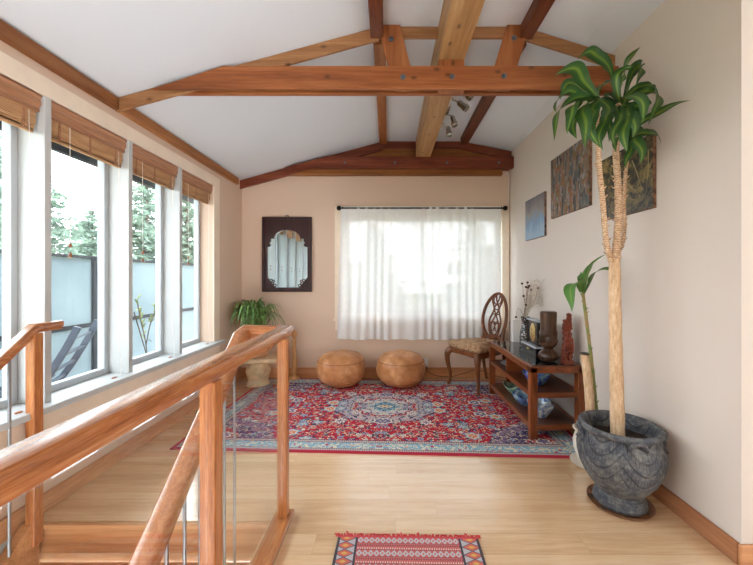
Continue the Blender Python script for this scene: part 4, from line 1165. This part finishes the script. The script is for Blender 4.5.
o = b.build('pale_spray', M['spray'], fl); o['kind'] = 'stuff'

# ------------------------------------------------------------------ paintings
def canvas(name, label, y0, y1, z0, z1, mat, th=.02):
    c = (XR-.001-th/2, (y0+y1)/2, (z0+z1)/2)
    t = thing(name, label, 'painting', (XR, c[1], z0), 'canvases on the right wall')
    m = MB().box(-th/2, th/2-.001, y0-c[1], y1-c[1], z0-c[2], z1-c[2])
    o = m.build('stretcher', M['canvasedge'], t, loc=(0,0,0)); o.location = Vector(c) - Vector(t['_o'])
    m = MB().box(-th/2-.0025, -th/2, y0-c[1]+.001, y1-c[1]-.001, z0-c[2]+.001, z1-c[2]-.001)
    o = m.build('painted_face', mat, t, loc=(0,0,0)); o.location = Vector(c) - Vector(t['_o'])
canvas('abstract_picture', 'smallest blue grey abstract canvas, nearest the end window', 3.288, 3.743, 1.635, 2.058, M['canvasC'])
canvas('abstract_picture', 'abstract canvas of rust and grey vertical streaks, middle of the three', 2.555, 3.157, 1.772, 2.303, M['canvasA'])
canvas('abstract_picture', 'dark canvas with gold leaf shapes, behind the tall plant', 1.942, 2.405, 1.628, 2.05, M['canvasB'])

# ------------------------------------------------------------------ big pot, saucer, tall plant
PC = Vector((1.268, 1.89, 0))
tag(MB().lathe([(.001,.001), (.12,.001), (.15,.006), (.158,.018), (.153,.018), (.14,.010), (.001,.010)], (PC.x, PC.y, 0), 48).build('plant_saucer', M['rim_sauc'], loc=tuple(PC), smooth=True), 'brown glazed saucer under the big grey pot', 'saucer')
pb = PC + Vector((0,0,.0105))
t = thing('plant_pot', 'large weathered grey pot with engraved bands and loop handles', 'plant pot', tuple(pb))
PZ = .436/.4925
prof = [(.001,0), (.118,0), (.124,.008), (.121,.02), (.123,.028), (.117,.04), (.118,.048), (.110,.060), (.110,.068), (.106,.078), (.112,.09), (.135,.12), (.163,.165), (.187,.225), (.199,.285), (.202,.33), (.196,.375), (.183,.41), (.174,.43), (.175,.44), (.186,.45), (.191,.46), (.191,.474), (.186,.482), (.174,.482), (.168,.474), (.164,.46), (.160,.43), (.158,.36), (.001,.355)]
prof = [(r*1.035, z*PZ) for r, z in prof]
MB().lathe(prof, tuple(pb), 72).build('body', M['pot'], t, smooth=True, flat_angle=60)
MB().lathe([(.001,.336), (.10,.340), (.162,.343), (.162,.331), (.001,.331)], tuple(pb), 40, lambda r, z, th: (r, .006*mnoise.noise(Vector((r*40*cos(th), r*40*sin(th), 0))) if z > .332 else 0)).build('soil', M['soil'], t, smooth=True)
for k, a in enumerate((-100, -20, 70, 165)):
    a = radians(a); ux = Vector((cos(a), sin(a), 0)); uy = Vector((-sin(a), cos(a), 0))
    pts = [pb + ux*(.181+.022*sin(pi*i/12)) + uy*(.042*cos(pi*i/12)) + Vector((0,0,.342 + .065*sin(pi*i/12))) for i in range(13)]
    pts = [pb + ux*.198 + uy*.042 + Vector((0,0,.315))] + pts + [pb + ux*.198 - uy*.042 + Vector((0,0,.315))]
    MB().tube(pts, .011, 8).build('handle', M['pot'], t, smooth=True)

def crown_leaf(b, base, mid, tip, hw, n=16, twist=0.0, side=None):
    """strap leaf along a quadratic curve that passes near mid"""
    c = mid*2 - (base+tip)/2
    P = []; wob = (tip-base).cross(mid-base)
    wob = wob.normalized() if wob.length > 1e-6 and n > 12 else Vector((0,0,0))
    for i in range(n):
        s = i/(n-1); P.append(base*(1-s)**2 + c*2*s*(1-s) + tip*s*s + wob*(.012*sin(s*9+hw*500)*min(1, n/16)))
    d = (tip-base)
    sd = side or Vector((-d.y, d.x, 0))
    if sd.length < .02: sd = Vector((1,0,0))
    sd = sd.normalized()
    if n > 12:
        if sd.y < 0: sd = -sd
        sd = sd + Vector((0, 0, -.9*abs(d.x)/max(.05, d.length) + twist))
    def w(s): return hw*(.30 + .70*min(1, s/.35))*(1 if s < .55 else max(.02, 1-((s-.55)/.45)**2.0)) if s < .999 else hw*.02
    b.strip(P, w, sd, .22)
t = thing('dracaena_plant', 'tall corn plant with striped drooping leaves in the big grey pot', 'plant', (PC.x, PC.y, .34))
YP = PC.y
trunk = spline([at(618, 450, YP), at(616.5, 380, YP), at(615, 310, YP), at(614.5, 257, YP)], 22)
trunk[0].z = .335
MB().tube(trunk, [.036 - .009*i/21 + .0012*sin(i*2.1) for i in range(22)], 20).build('trunk', M['cane'], t, smooth=True, flat_angle=180)
MB().lathe([(.001,-.01), (.030,-.01), (.033,.0), (.030,.012), (.001,.016)], tuple(trunk[-1]), 20).build('cut_cap', M['shoot'], t, smooth=True)
def shootm(pts, r0, r1, scars=True):
    P = spline(pts, 26); b = MB()
    b.tube(P, [(r0+(r1-r0)*i/25)*(1+.08*sin(i*2.6)) for i in range(26)], 12)
    for i in range(2, 25):
        a = RND.uniform(0, 6.28); v = Vector((cos(a), sin(a), 0)); rr = r0+(r1-r0)*i/25
        b.tube([P[i]+v*rr*.8, P[i]+v*(rr*1.5)+Vector((0,0,.006)), P[i]+v*(rr*1.5+.006)+Vector((0,0,.014))], [.005,.0035,.0012], 5)
    return b
shootm([at(611,262,YP-.01), at(606,240,YP-.03), at(603,205,YP-.04), at(599,165,YP-.05), at(597,125,YP-.06), at(597,98,YP-.06)], .014, .013).build('shoot', M['shoot'], t, smooth=True)
shootm([at(615,258,YP-.02), at(618,225,YP-.02), at(618,185,YP-.01), at(616,150,YP), at(619,104,YP)], .019, .015).build('shoot', M['shoot'], t, smooth=True)
shootm([at(617,258,YP+.03), at(624,235,YP+.05), at(624,200,YP+.06), at(626,170,YP+.06), at(630,140,YP+.06)], .010, .009).build('shoot', M['shoot'], t, smooth=True)
LV = [ # base, middle, tip in the photograph, depth offsets of middle and tip, half width
 ((596,98,-.06), (578,72,-.12), (557,74,-.2), .036), ((612,84,0), (598,54,.02), (577,60,.0), .032),
 ((594,98,-.06), (566,93,-.1), (556,112,-.14), .026), ((594,100,-.06), (566,104,-.16), (552,142,-.22), .030),
 ((595,100,-.06), (574,106,-.2), (569,133,-.26), .034), ((596,100,-.06), (584,112,-.24), (587,147,-.28), .034),
 ((598,100,-.05), (596,104,-.2), (592,125,-.26), .030), ((600,100,-.05), (608,112,-.16), (601,140,-.2), .028),
 ((599,100,-.04), (609,106,.10), (607,132,.14), .030), ((596,98,-.04), (582,95,.14), (574,115,.2), .028),
 ((598,96,-.06), (604,84,.06), (622,76,.12), .022), ((597,97,-.06), (585,86,.10), (573,92,.2), .026),
 ((619,104,0), (624,72,-.03), (639,48,-.05), .034), ((620,104,0), (618,76,-.08), (634,66,-.12), .026),
 ((622,102,0), (639,66,.02), (637,89,-.06), .036), ((621,104,0), (636,72,.06), (645,66,.05), .022),
 ((622,104,0), (656,92,-.05), (648,125,-.12), .038), ((620,106,0), (642,106,.02), (646,118,-.02), .030),
 ((620,106,0), (634,96,-.16), (645,122,-.24), .034), ((618,106,0), (612,94,.12), (600,100,.2), .026),
 ((619,106,0), (618,118,-.2), (614,145,-.22), .026), ((620,108,0), (630,112,-.18), (632,138,-.2), .032),
 ((618,106,0), (608,112,.12), (609,142,.12), .026), ((621,106,.0), (633,112,.12), (637,140,.12), .028),
 ((630,140,.06), (650,116,-.04), (692,101,-.26), .024), ((630,140,.06), (650,132,.0), (661,144,-.06), .026),
 ((631,140,.06), (637,140,-.06), (640,163,-.09), .032), ((630,140,.06), (640,120,.10), (647,108,.12), .024),
 ((630,139,.06), (622,132,-.04), (616,152,-.06), .026), ((630,139,.06), (628,122,-.08), (638,112,-.1), .028),
 ((595,99,-.06), (578,114,-.14), (575,140,-.2), .028), ((597,100,-.06), (592,116,-.26), (597,148,-.3), .028),
 ((596,99,-.06), (570,84,.04), (560,100,.06), .026), ((619,106,0), (604,120,-.18), (603,150,-.2), .026),
 ((620,106,0), (626,122,-.22), (624,152,-.24), .028), ((621,106,0), (646,84,-.08), (660,104,-.16), .026),
 ((620,104,0), (612,78,.08), (604,64,.10), .026), ((631,139,.06), (629,146,-.02), (628,168,-.04), .024),
 ((630,140,.06), (636,128,.14), (642,146,.16), .026), ((597,98,-.06), (590,104,-.02), (583,140,-.04), .028),
]
for (b0, m0, t0, hw) in LV:
    b = MB(); crown_leaf(b, at(b0[0], b0[1], YP+b0[2]), at(m0[0], m0[1], YP+m0[2]), at(t0[0], t0[1], YP+t0[2]), hw, 18, RND.uniform(-.25,.25))
    for v in b.v: v.x = min(v.x, XR - .012)
    b.build('leaf', M['leaf'], t, smooth=True, flat_angle=180, recalc=False)

# ------------------------------------------------------------------ second plant in a white pot behind
P2 = Vector((1.345, 2.28, 0))
tag(MB().lathe([(.001,.001), (.09,.001), (.125,.012), (.128,.02), (.12,.018), (.001,.008)], tuple(P2), 40).build('plant_saucer', M['whiteglaze'], loc=tuple(P2), smooth=True), 'white saucer under the small pot behind the big grey pot', 'saucer')
q = P2 + Vector((0,0,.0095))
t = thing('plant_pot', 'white glazed pot half hidden behind the big grey pot', 'plant pot', tuple(q))
MB().lathe([(.001,0), (.07,0), (.085,.03), (.108,.09), (.112,.14), (.100,.18), (.094,.20), (.104,.215), (.112,.222), (.104,.225), (.094,.215), (.088,.195), (.001,.19)], tuple(q), 48).build('body', M['whiteglaze'], t, smooth=True, flat_angle=60)
for a in (radians(200), radians(20)):
    ux = Vector((cos(a), sin(a), 0))
    MB().tube([q + ux*(.098+.028*sin(pi*i/10)) + Vector((0,0,.095+.09*i/10)) for i in range(11)], .010, 8).build('handle', M['whiteglaze'], t, smooth=True)
t = thing('cut_cane_plant', 'thin green cane plant with a sawn stump, behind the big grey pot', 'plant', (P2.x, P2.y, .20))
YQ = 2.28
st = spline([at(591,420,YQ), at(588.5,385,YQ), at(584.5,354,YQ)], 12); st[0].z = .2
MB().tube(st, [.029-.003*i/11+.001*sin(i*2.3) for i in range(12)], 16).build('stump', M['cane'], t, smooth=True, flat_angle=60)
MB().lathe([(.001,-.004), (.027,-.004), (.029,.004), (.024,.009), (.001,.007)], tuple(st[-1]), 16).build('stump_top', M['trunkout'], t, smooth=True)
stem = [at(598,425,YQ+.02), at(594,385,YQ), at(589,340,YQ-.03), at(585,310,YQ-.05), at(583,292,YQ-.06)]; stem[0].z = .2
shootm(stem, .0115, .009).build('stem', M['gshoot'], t, smooth=True)
for (b0, m0, t0, hw) in [((583,292,-.06), (574,284,-.12), (570,312,-.2), .042), ((584,292,-.06), (590,268,-.1), (607,254,-.15), .026), ((584,293,-.06), (586,275,-.02), (594,262,.0), .024), ((584,294,-.06), (597,272,.02), (612,272,.05), .026), ((584,293,-.06), (581,280,.0), (581,272,.03), .02)]:
    b = MB(); crown_leaf(b, at(b0[0], b0[1], YQ+b0[2]), at(m0[0], m0[1], YQ+m0[2]), at(t0[0], t0[1], YQ+t0[2]), hw, 16, .2)
    for v in b.v: v.x = min(v.x, XR - .012)
    b.build('leaf', M['leafplain'], t, smooth=True, flat_angle=180, recalc=False)

# ------------------------------------------------------------------ corner group: stool, bowl, spider plant, candlestick
SC0 = Vector((-1.50, 3.98, 0))
t = thing('plant_stand', 'cream ceramic stand with a carved curved body behind the glass guard', 'plant stand', tuple(SC0))
MB().lathe([(.001,.0), (.12,.0), (.13,.02), (.11,.05), (.115,.10), (.138,.17), (.125,.22), (.105,.26), (.12,.285), (.001,.285)], tuple(SC0), 40, lambda r, z, th: (r*(1+.05*sin(5*th)*sin(z*11)), 0)).build('body', M['creamglaze'], t, smooth=True)
MB().box(SC0.x-.25, SC0.x+.26, SC0.y-.17, SC0.y+.17, .286, .33).build('top_slab', M['creamglaze'], t, bevel=.012)
q = SC0 + Vector((-.04, -.02, .3305))
tag(MB().lathe([(.001,0), (.12,0), (.14,.01), (.19,.07), (.215,.12), (.222,.135), (.212,.138), (.20,.12), (.001,.115)], tuple(q), 44).build('planter_bowl', M['terracotta'], loc=tuple(q), smooth=True), 'terracotta bowl planter on the cream stand in the corner', 'planter')
t = thing('spider_plant', 'bushy grassy plant with arching narrow leaves in the corner', 'plant', tuple(q + Vector((0,0,.115))))
R3 = random.Random(11); b = MB()
for k in range(180):
    a = R3.uniform(0, 2*pi); L = .3; reach = R3.uniform(.06, .34)
    base = q + Vector((cos(a)*R3.uniform(0,.07), sin(a)*R3.uniform(0,.07), .11))
    hi = R3.uniform(.34, .50); drop = R3.uniform(.0, .36)*(reach/.34)
    mid = base + Vector((cos(a)*reach*.5, sin(a)*reach*.5, hi)); tip = base + Vector((cos(a)*reach, sin(a)*reach, hi*1.05-drop))
    for v in (mid, tip):
        v.x = max(v.x, XL+.03); v.y = min(v.y, YB-.04)
    crown_leaf(b, base, mid, tip, R3.uniform(.007,.012), 9, 0)
o = b.build('foliage', M['leafdark'], t, smooth=True, flat_angle=180, recalc=False)
b = MB()
for k in range(8):
    a = R3.uniform(-.5, .5); base = q + Vector((0,0,.2)); P = spline([base, base+Vector((.15,-.05*a,.30)), base+Vector((.30,-.15*a,.24)), base+Vector((.40+.05*a,-.2*a,.02))], 14); b.tube(P, .0012, 4)
b.build('runner', M['sprig'], t)
cb = Vector((-1.137, 4.18, .0))
tag(MB().lathe([(.001,0), (.062,0), (.064,.015), (.05,.03), (.026,.05), (.020,.07), (.030,.09), (.034,.20), (.026,.36), (.018,.43), (.026,.45), (.028,.47), (.018,.485), (.016,.51), (.030,.535), (.034,.56), (.026,.585), (.012,.60), (.001,.602)], tuple(cb), 28).build('wooden_candlestick', M['turned'], loc=tuple(cb), smooth=True), 'tall turned pale wood stand beside the baseboard, left of the poufs', 'candlestick')

# outlet and cord
t = thing('wall_outlet', 'white wall outlet with a plug just above the baseboard', 'outlet', (.468, YB, .18))
MB().box(.436, .50, YB-.007, YB-.001, .135, .235).build('plate', M['plastic'], t, bevel=.002)
MB().box(.450, .486, YB-.035, YB-.008, .15, .195).build('plug', M['plastic'], t, bevel=.004)
c = spline([(.468, YB-.03, .15), (.49, YB-.04, .08), (.60, YB-.03, .030), (.75, YB-.025, .014), (.92, YB-.03, .05), (1.10, YB-.025, .10), (1.3, YB-.025, .03), (1.44, YB-.06, .012)], 40)
tag(MB().tube(c, .0035, 6).build('power_cord', M['cable'], loc=(.9, YB-.03, 0), smooth=True), 'thin dark power cord sagging along the baseboard behind the chair', 'cord')
c = [(1.492, YB-.012, .13), (1.492, YB-.012, 2.46), (1.485, YB-.02, 2.52), (1.465, YB-.04, 2.53), (1.455, YB-.03, 2.50)]
tag(MB().tube(c, .006, 6).build('cable_conduit', M['plastic'], loc=(1.49, YB-.012, .13), smooth=True), 'thin white cable running up the far right corner', 'cable')

# ------------------------------------------------------------------ blinds
def blind(y0, y1, label):
    L = (0, 0, 0)
    t = thing('window_blind', label, 'window blind', (XL-.035, (y0+y1)/2, LZ1), 'bamboo blinds over the row of windows')
    o = Vector(t['_o'])
    def B(m, name, mat, par=None, **k): return m.build(name, mat, par or t, **k)
    m = MB().prism([(XL-.055, LZ1-.001), (XL-.012, LZ1-.001), (XL+.004, LZ1-.012), (XL-.004, LZ1-.030), (XL+.000, LZ1-.055), (XL-.012, LZ1-.075), (XL-.008, LZ1-.095), (XL-.055, LZ1-.095)], 'y', y0+.004, y1-.004)
    B(m, 'valance', M['blindwood'], bevel=.003)
    m = MB(); z = LZ1-.088
    for k in range(4):      # folded stack
        m.box(XL-.058, XL-.020-.004*k, y0+.012, y1-.012, z-.072-.012*k, z-.012*k-.002*k)
    m.box(XL-.054, XL-.032, y0+.012, y1-.012, LZ1-.205, LZ1-.16)
    st = B(m, 'folded_slats', M['bamboo'], bevel=.004)
    for f in (.14, .5, .86):
        yy = y0 + (y1-y0)*f
        B(MB().box(XL-.0225, XL-.0175, yy-.006, yy+.006, LZ1-.205, LZ1-.09), 'tape', M['blindwood'], st)
    yy = y0 + (y1-y0)*.25
    cd = B(MB().tube([(XL-.017, yy, LZ1-.09), (XL-.015, yy, 1.41)], .0018, 5), 'lift_cord', M['cordwhite'])
    for zz in (1.41, 1.355):
        B(MB().lathe([(.003,.022), (.007,.016), (.0095,0), (.003,-.002)], (XL-.015, yy, zz), 10), 'tassel', M['tassel'], cd, smooth=True)
    c = spline([(XL-.02, y1-.05, LZ1-.1), (XL-.018, y1-.045, 1.6), (XL-.016, y1-.075, 1.0), (XL-.02, y1-.03, .66), (XL+.005, y1-.07, .5755), (XL+.02, y1-.14, .575)], 24)
    lc = B(MB().tube(c, .0016, 5), 'loop_cord', M['cordwhite'])
    B(MB().box(XL+.005, XL+.02, y1-.145, y1-.115, .5725, .580), 'cleat', M['tassel'], lc, bevel=.003)
    return t
y1 = LY1; y0 = y1 - (PITCH-.0375)
b0 = blind(y0, y1, 'raised bamboo blind over the window nearest the corner plant')
lb = ['raised bamboo blind over the second window from the corner plant', 'raised bamboo blind over the window above the bent handrail end', 'raised bamboo blind cut by the left edge of the photo']
for k in range(3):
    dup(b0, Vector(b0['_o']) - Vector((0, PITCH*(k+1), 0)), lb[k])

# ------------------------------------------------------------------ outdoors
b = MB(); b.box(-4.3, XO, -4, 12, -.30, -.12)
struct(b.build('ground_deck', M['deck']), 'grey deck outside the row of windows', 'deck')
b = MB(); b.box(-60, -4.3, -20, 60, -1.6, -1.4); b.box(-4.3, 30, 4.9, 60, -1.6, -1.4)
struct(b.build('ground_lawn', M['lawn']), 'green ground beyond the deck fence', 'ground')
b = MB(); b.box(-2.55, -2.50, -3, 6, 2.20, 2.33); b.box(-2.50, XO, -3, 6, 2.36, 2.40)
struct(b.build('roof_eave', M['eave']), 'dark grey roof eave seen at the top of the windows', 'eave')
FXX = -3.4
t = thing('privacy_fence', 'frosted glass deck fence with grey metal posts, outside the windows', 'fence', (FXX, 5, -.12))
zt, zm = 1.475, .70
for i in range(7):
    y = 2.39 + 1.6*i - 1.6
    MB().box(FXX-.035, FXX+.035, y-.038, y+.038, -.12, zt-.03).build('post', M['fence'], t)
    for k, (z0, z1) in enumerate(((zm+.022, zt-.03), (-.02, zm-.022))):
        MB().box(FXX-.004, FXX+.004, y+.04, y+1.56, z0, z1).build('frosted_panel', M['frost'], t)
    MB().box(FXX-.022, FXX+.022, y+.04, y+1.56, zm-.022, zm+.022).build('mid_rail', M['fence'], t)
MB().box(FXX-.035, FXX+.035, .7, 12, zt-.024, zt+.006).build('top_rail', M['fence'], t)

# patio chair
t = thing('patio_chair', 'grey metal patio chair with a leaning slatted back, seen through the window', 'patio chair', (-2.75, 2.8, -.12))
A, B_ = Vector((-2.417, 2.69, .85)), Vector((-2.64, 3.14, .85)); dn = Vector((-.9, -.44, 0)).normalized()
for p in (A, B_):
    pts = spline([p, p + dn*.10 + Vector((0,0,-.22)), p + dn*.26 + Vector((0,0,-.50)), p + dn*.42 + Vector((0,0,-.60))], 12)
    MB().sweep(pts, [(-.016,-.024), (.016,-.024), (.016,.024), (-.016,.024)]).build('back_stile', M['patio'], t, bevel=.004)
    q = p + dn*.30 + Vector((0,0,-.47))
    MB().bar(q, q + dn*.32 + Vector((0,0,.05)), .045, .022).build('armrest', M['patio'], t, bevel=.004)
    for k, z in ((.02, -.36), (.34, -.34)):
        a = p + dn*(.28+k) + Vector((0,0,-.52)); MB().bar(a, Vector((a.x, a.y, -.118)) + dn*(-.05 if k < .1 else .05), .03, .03, (0,1,0)).build('leg', M['patio'], t)
for f, z in ((.05,-.10), (.10,-.22), (.16,-.34), (.23,-.46)):
    MB().bar(A + dn*f + Vector((0,0,z)), B_ + dn*f + Vector((0,0,z)), .03, .012, tuple(Vector((0,0,1)) + dn*.0)).build('back_slat', M['patio'], t)
s0 = A + dn*.40 + Vector((0,0,-.585)); s1 = B_ + dn*.40 + Vector((0,0,-.585))
for k in range(6):
    MB().bar(s0 + dn*(.02+.048*k), s1 + dn*(.02+.048*k), .040, .015).build('seat_slat', M['patio'], t)
for s in (s0, s1): MB().bar(s, s + dn*.28, .03, .03).build('seat_rail', M['patio'], t)

# conifers
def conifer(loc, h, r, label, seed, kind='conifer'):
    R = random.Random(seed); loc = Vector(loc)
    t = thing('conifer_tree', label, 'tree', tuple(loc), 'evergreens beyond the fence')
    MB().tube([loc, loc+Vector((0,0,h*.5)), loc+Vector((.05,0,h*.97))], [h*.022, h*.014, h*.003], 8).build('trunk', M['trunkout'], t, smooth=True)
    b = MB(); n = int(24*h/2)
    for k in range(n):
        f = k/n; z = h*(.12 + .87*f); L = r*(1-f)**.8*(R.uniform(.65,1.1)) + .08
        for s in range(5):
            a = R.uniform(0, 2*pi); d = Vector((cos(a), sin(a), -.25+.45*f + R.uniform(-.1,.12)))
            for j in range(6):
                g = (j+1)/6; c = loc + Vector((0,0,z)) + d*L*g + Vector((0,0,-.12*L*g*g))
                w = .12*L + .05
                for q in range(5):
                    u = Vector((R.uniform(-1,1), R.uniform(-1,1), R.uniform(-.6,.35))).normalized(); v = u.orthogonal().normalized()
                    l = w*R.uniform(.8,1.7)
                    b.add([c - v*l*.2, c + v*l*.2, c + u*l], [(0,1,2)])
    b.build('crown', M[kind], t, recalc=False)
    return t
conifer((-9.3, 9.0, -1.4), 6.0, 1.9, 'evergreen beyond the fence, in the window above the bent handrail end', 1)
conifer((-10.5, 12.2, -1.4), 5.1, 1.7, 'low evergreen beyond the fence, beside the grey fence post', 2)
conifer((-9.6, 13.7, -1.4), 7.2, 2.0, 'tallest evergreen, in the second window from the corner plant', 3)
conifer((-9.3, 15.9, -1.4), 7.6, 2.0, 'evergreen in the window nearest the corner plant', 4)
conifer((-8.6, 7.4, -1.4), 6.2, 1.6, 'evergreen at the left edge of the photo, in the nearest window', 5)
conifer((-12.5, 14.4, -1.4), 4.9, 1.8, 'low pale evergreen behind the taller ones', 6)
def bush(loc, r, label, seed, mat):
    R = random.Random(seed); loc = Vector(loc); b = MB()
    for k in range(900):
        d = Vector((R.gauss(0,1), R.gauss(0,1), R.gauss(0,1))).normalized()*r*R.uniform(.5,1); d.z *= .8
        c = loc + d + Vector((0,0,r*.8)); u = Vector((R.uniform(-1,1), R.uniform(-1,1), R.uniform(-1,1))).normalized(); v = u.orthogonal().normalized()
        b.add([c - v*.06, c + v*.06, c + u*.14], [(0,1,2)])
    t = thing('garden_bush', label, 'bush', tuple(loc)); b.build('foliage', M[mat], t, recalc=False)
    MB().tube([loc, loc+Vector((0,0,r*1.2))], [.05,.02], 6).build('stem', M['trunkout'], t)
    return t
bush((-8.2, 11.5, -1.4), 1.95, 'orange autumn bush just above the fence, in the second window', 1, 'autumn')
bush((-7.0, 6.2, -1.4), 2.0, 'golden bush above the fence at the left edge', 2, 'autumn')
# sprig in front of the fence
t = thing('climbing_sprig', 'thin twig with small pale leaves in front of the frosted fence', 'plant', (-2.7, 4.05, -.12))
b = MB(); R4 = random.Random(3)
def pt(px, py): return at(px, py, 2.75*F/(VX-px))
tw = [[pt(150,372), pt(146,345), pt(141,322), pt(137,300)], [pt(146,345), pt(150,325), pt(155,312), pt(157,296)], [pt(134,312), pt(140,332), pt(147,356)]]
tw[0][0].z = -.118
for w_ in tw: b.tube(spline(w_, 10), .006, 5)
b.build('twig', M['trunkout'], t)
b = MB()
for w_ in tw[:2]:
    P = spline(w_, 14)
    for p in P[5:]:
        for s in range(2):
            u = Vector((R4.uniform(-.4,.4), R4.uniform(-1,1), R4.uniform(-.2,1))).normalized(); tip = p + u*.085
            crown_leaf(b, p, (p+tip)/2 + Vector((0,0,.012)), tip, .013, 6)
b.build('leaves', M['sprig'], t, recalc=False)
# overhead wire
w_ = [Vector((-9, 2, 5.0)), Vector((-9, 8, 3.9)), Vector((-9, 9.6, 3.95)), Vector((-9, 14, 4.9)), Vector((-9, 22, 7.2))]
pa, pb_ = at(50, 177.5, 9*F/338), at(102, 168, 9*F/286)
dv = (pb_-pa)
tag(MB().tube([pa - dv*3, pa, pb_, pb_ + dv*3], .016, 6).build('overhead_wire', M['cable'], loc=tuple(pa)), 'dark overhead wire crossing the sky in the window', 'wire', kind='thing')
# trees beyond the end window
conifer((-.4, 9.5, -1.4), 4.2, 1.5, 'dim evergreen beyond the curtained window, mirror side', 8)
conifer((2.6, 10.5, -1.4), 4.6, 1.6, 'dim evergreen beyond the curtained window, chair side', 9)

# ------------------------------------------------------------------ light
wd = bpy.data.worlds.new('overcast_sky'); SC.world = wd; wd.use_nodes = True
nt = wd.node_tree; nt.nodes.clear()
out = nt.nodes.new('ShaderNodeOutputWorld'); bg = nt.nodes.new('ShaderNodeBackground')
tc_ = nt.nodes.new('ShaderNodeTexCoord'); sp_ = nt.nodes.new('ShaderNodeSeparateXYZ'); rp = nt.nodes.new('ShaderNodeValToRGB')
nt.links.new(tc_.outputs['Generated'], sp_.inputs[0]); nt.links.new(sp_.outputs[2], rp.inputs[0])
rp.color_ramp.elements[0].position = 0; rp.color_ramp.elements[0].color = (.93,.96,1,1)
rp.color_ramp.elements[1].position = .8; rp.color_ramp.elements[1].color = (.82,.90,1,1)
nt.links.new(rp.outputs[0], bg.inputs[0]); bg.inputs[1].default_value = 4.6
nt.links.new(bg.outputs[0], out.inputs[0])

# ------------------------------------------------------------------ camera
cam = bpy.data.cameras.new('camera'); co = bpy.data.objects.new('camera', cam); COL.objects.link(co)
cam.sensor_fit = 'HORIZONTAL'; cam.sensor_width = 36.0; cam.lens = F/753*36.0
cam.shift_x = -(VX - 376.5)/753; cam.shift_y = -(282.5 - VY)/753
cam.clip_start = .02; cam.clip_end = 300
co.location = (0, 0, H); co.rotation_euler = (radians(90), 0, 0)
SC.camera = co
vs_ = SC.view_settings
vs_.view_transform = 'Standard'; vs_.look = 'None'; vs_.gamma = 1.0; vs_.use_curve_mapping = False
vs_.exposure = 1.22
SC.cycles.use_denoising = True
SC.cycles.max_bounces = 14; SC.cycles.diffuse_bounces = 8; SC.cycles.transparent_max_bounces = 24
for o in SC.objects:
    if '_o' in o: del o['_o']
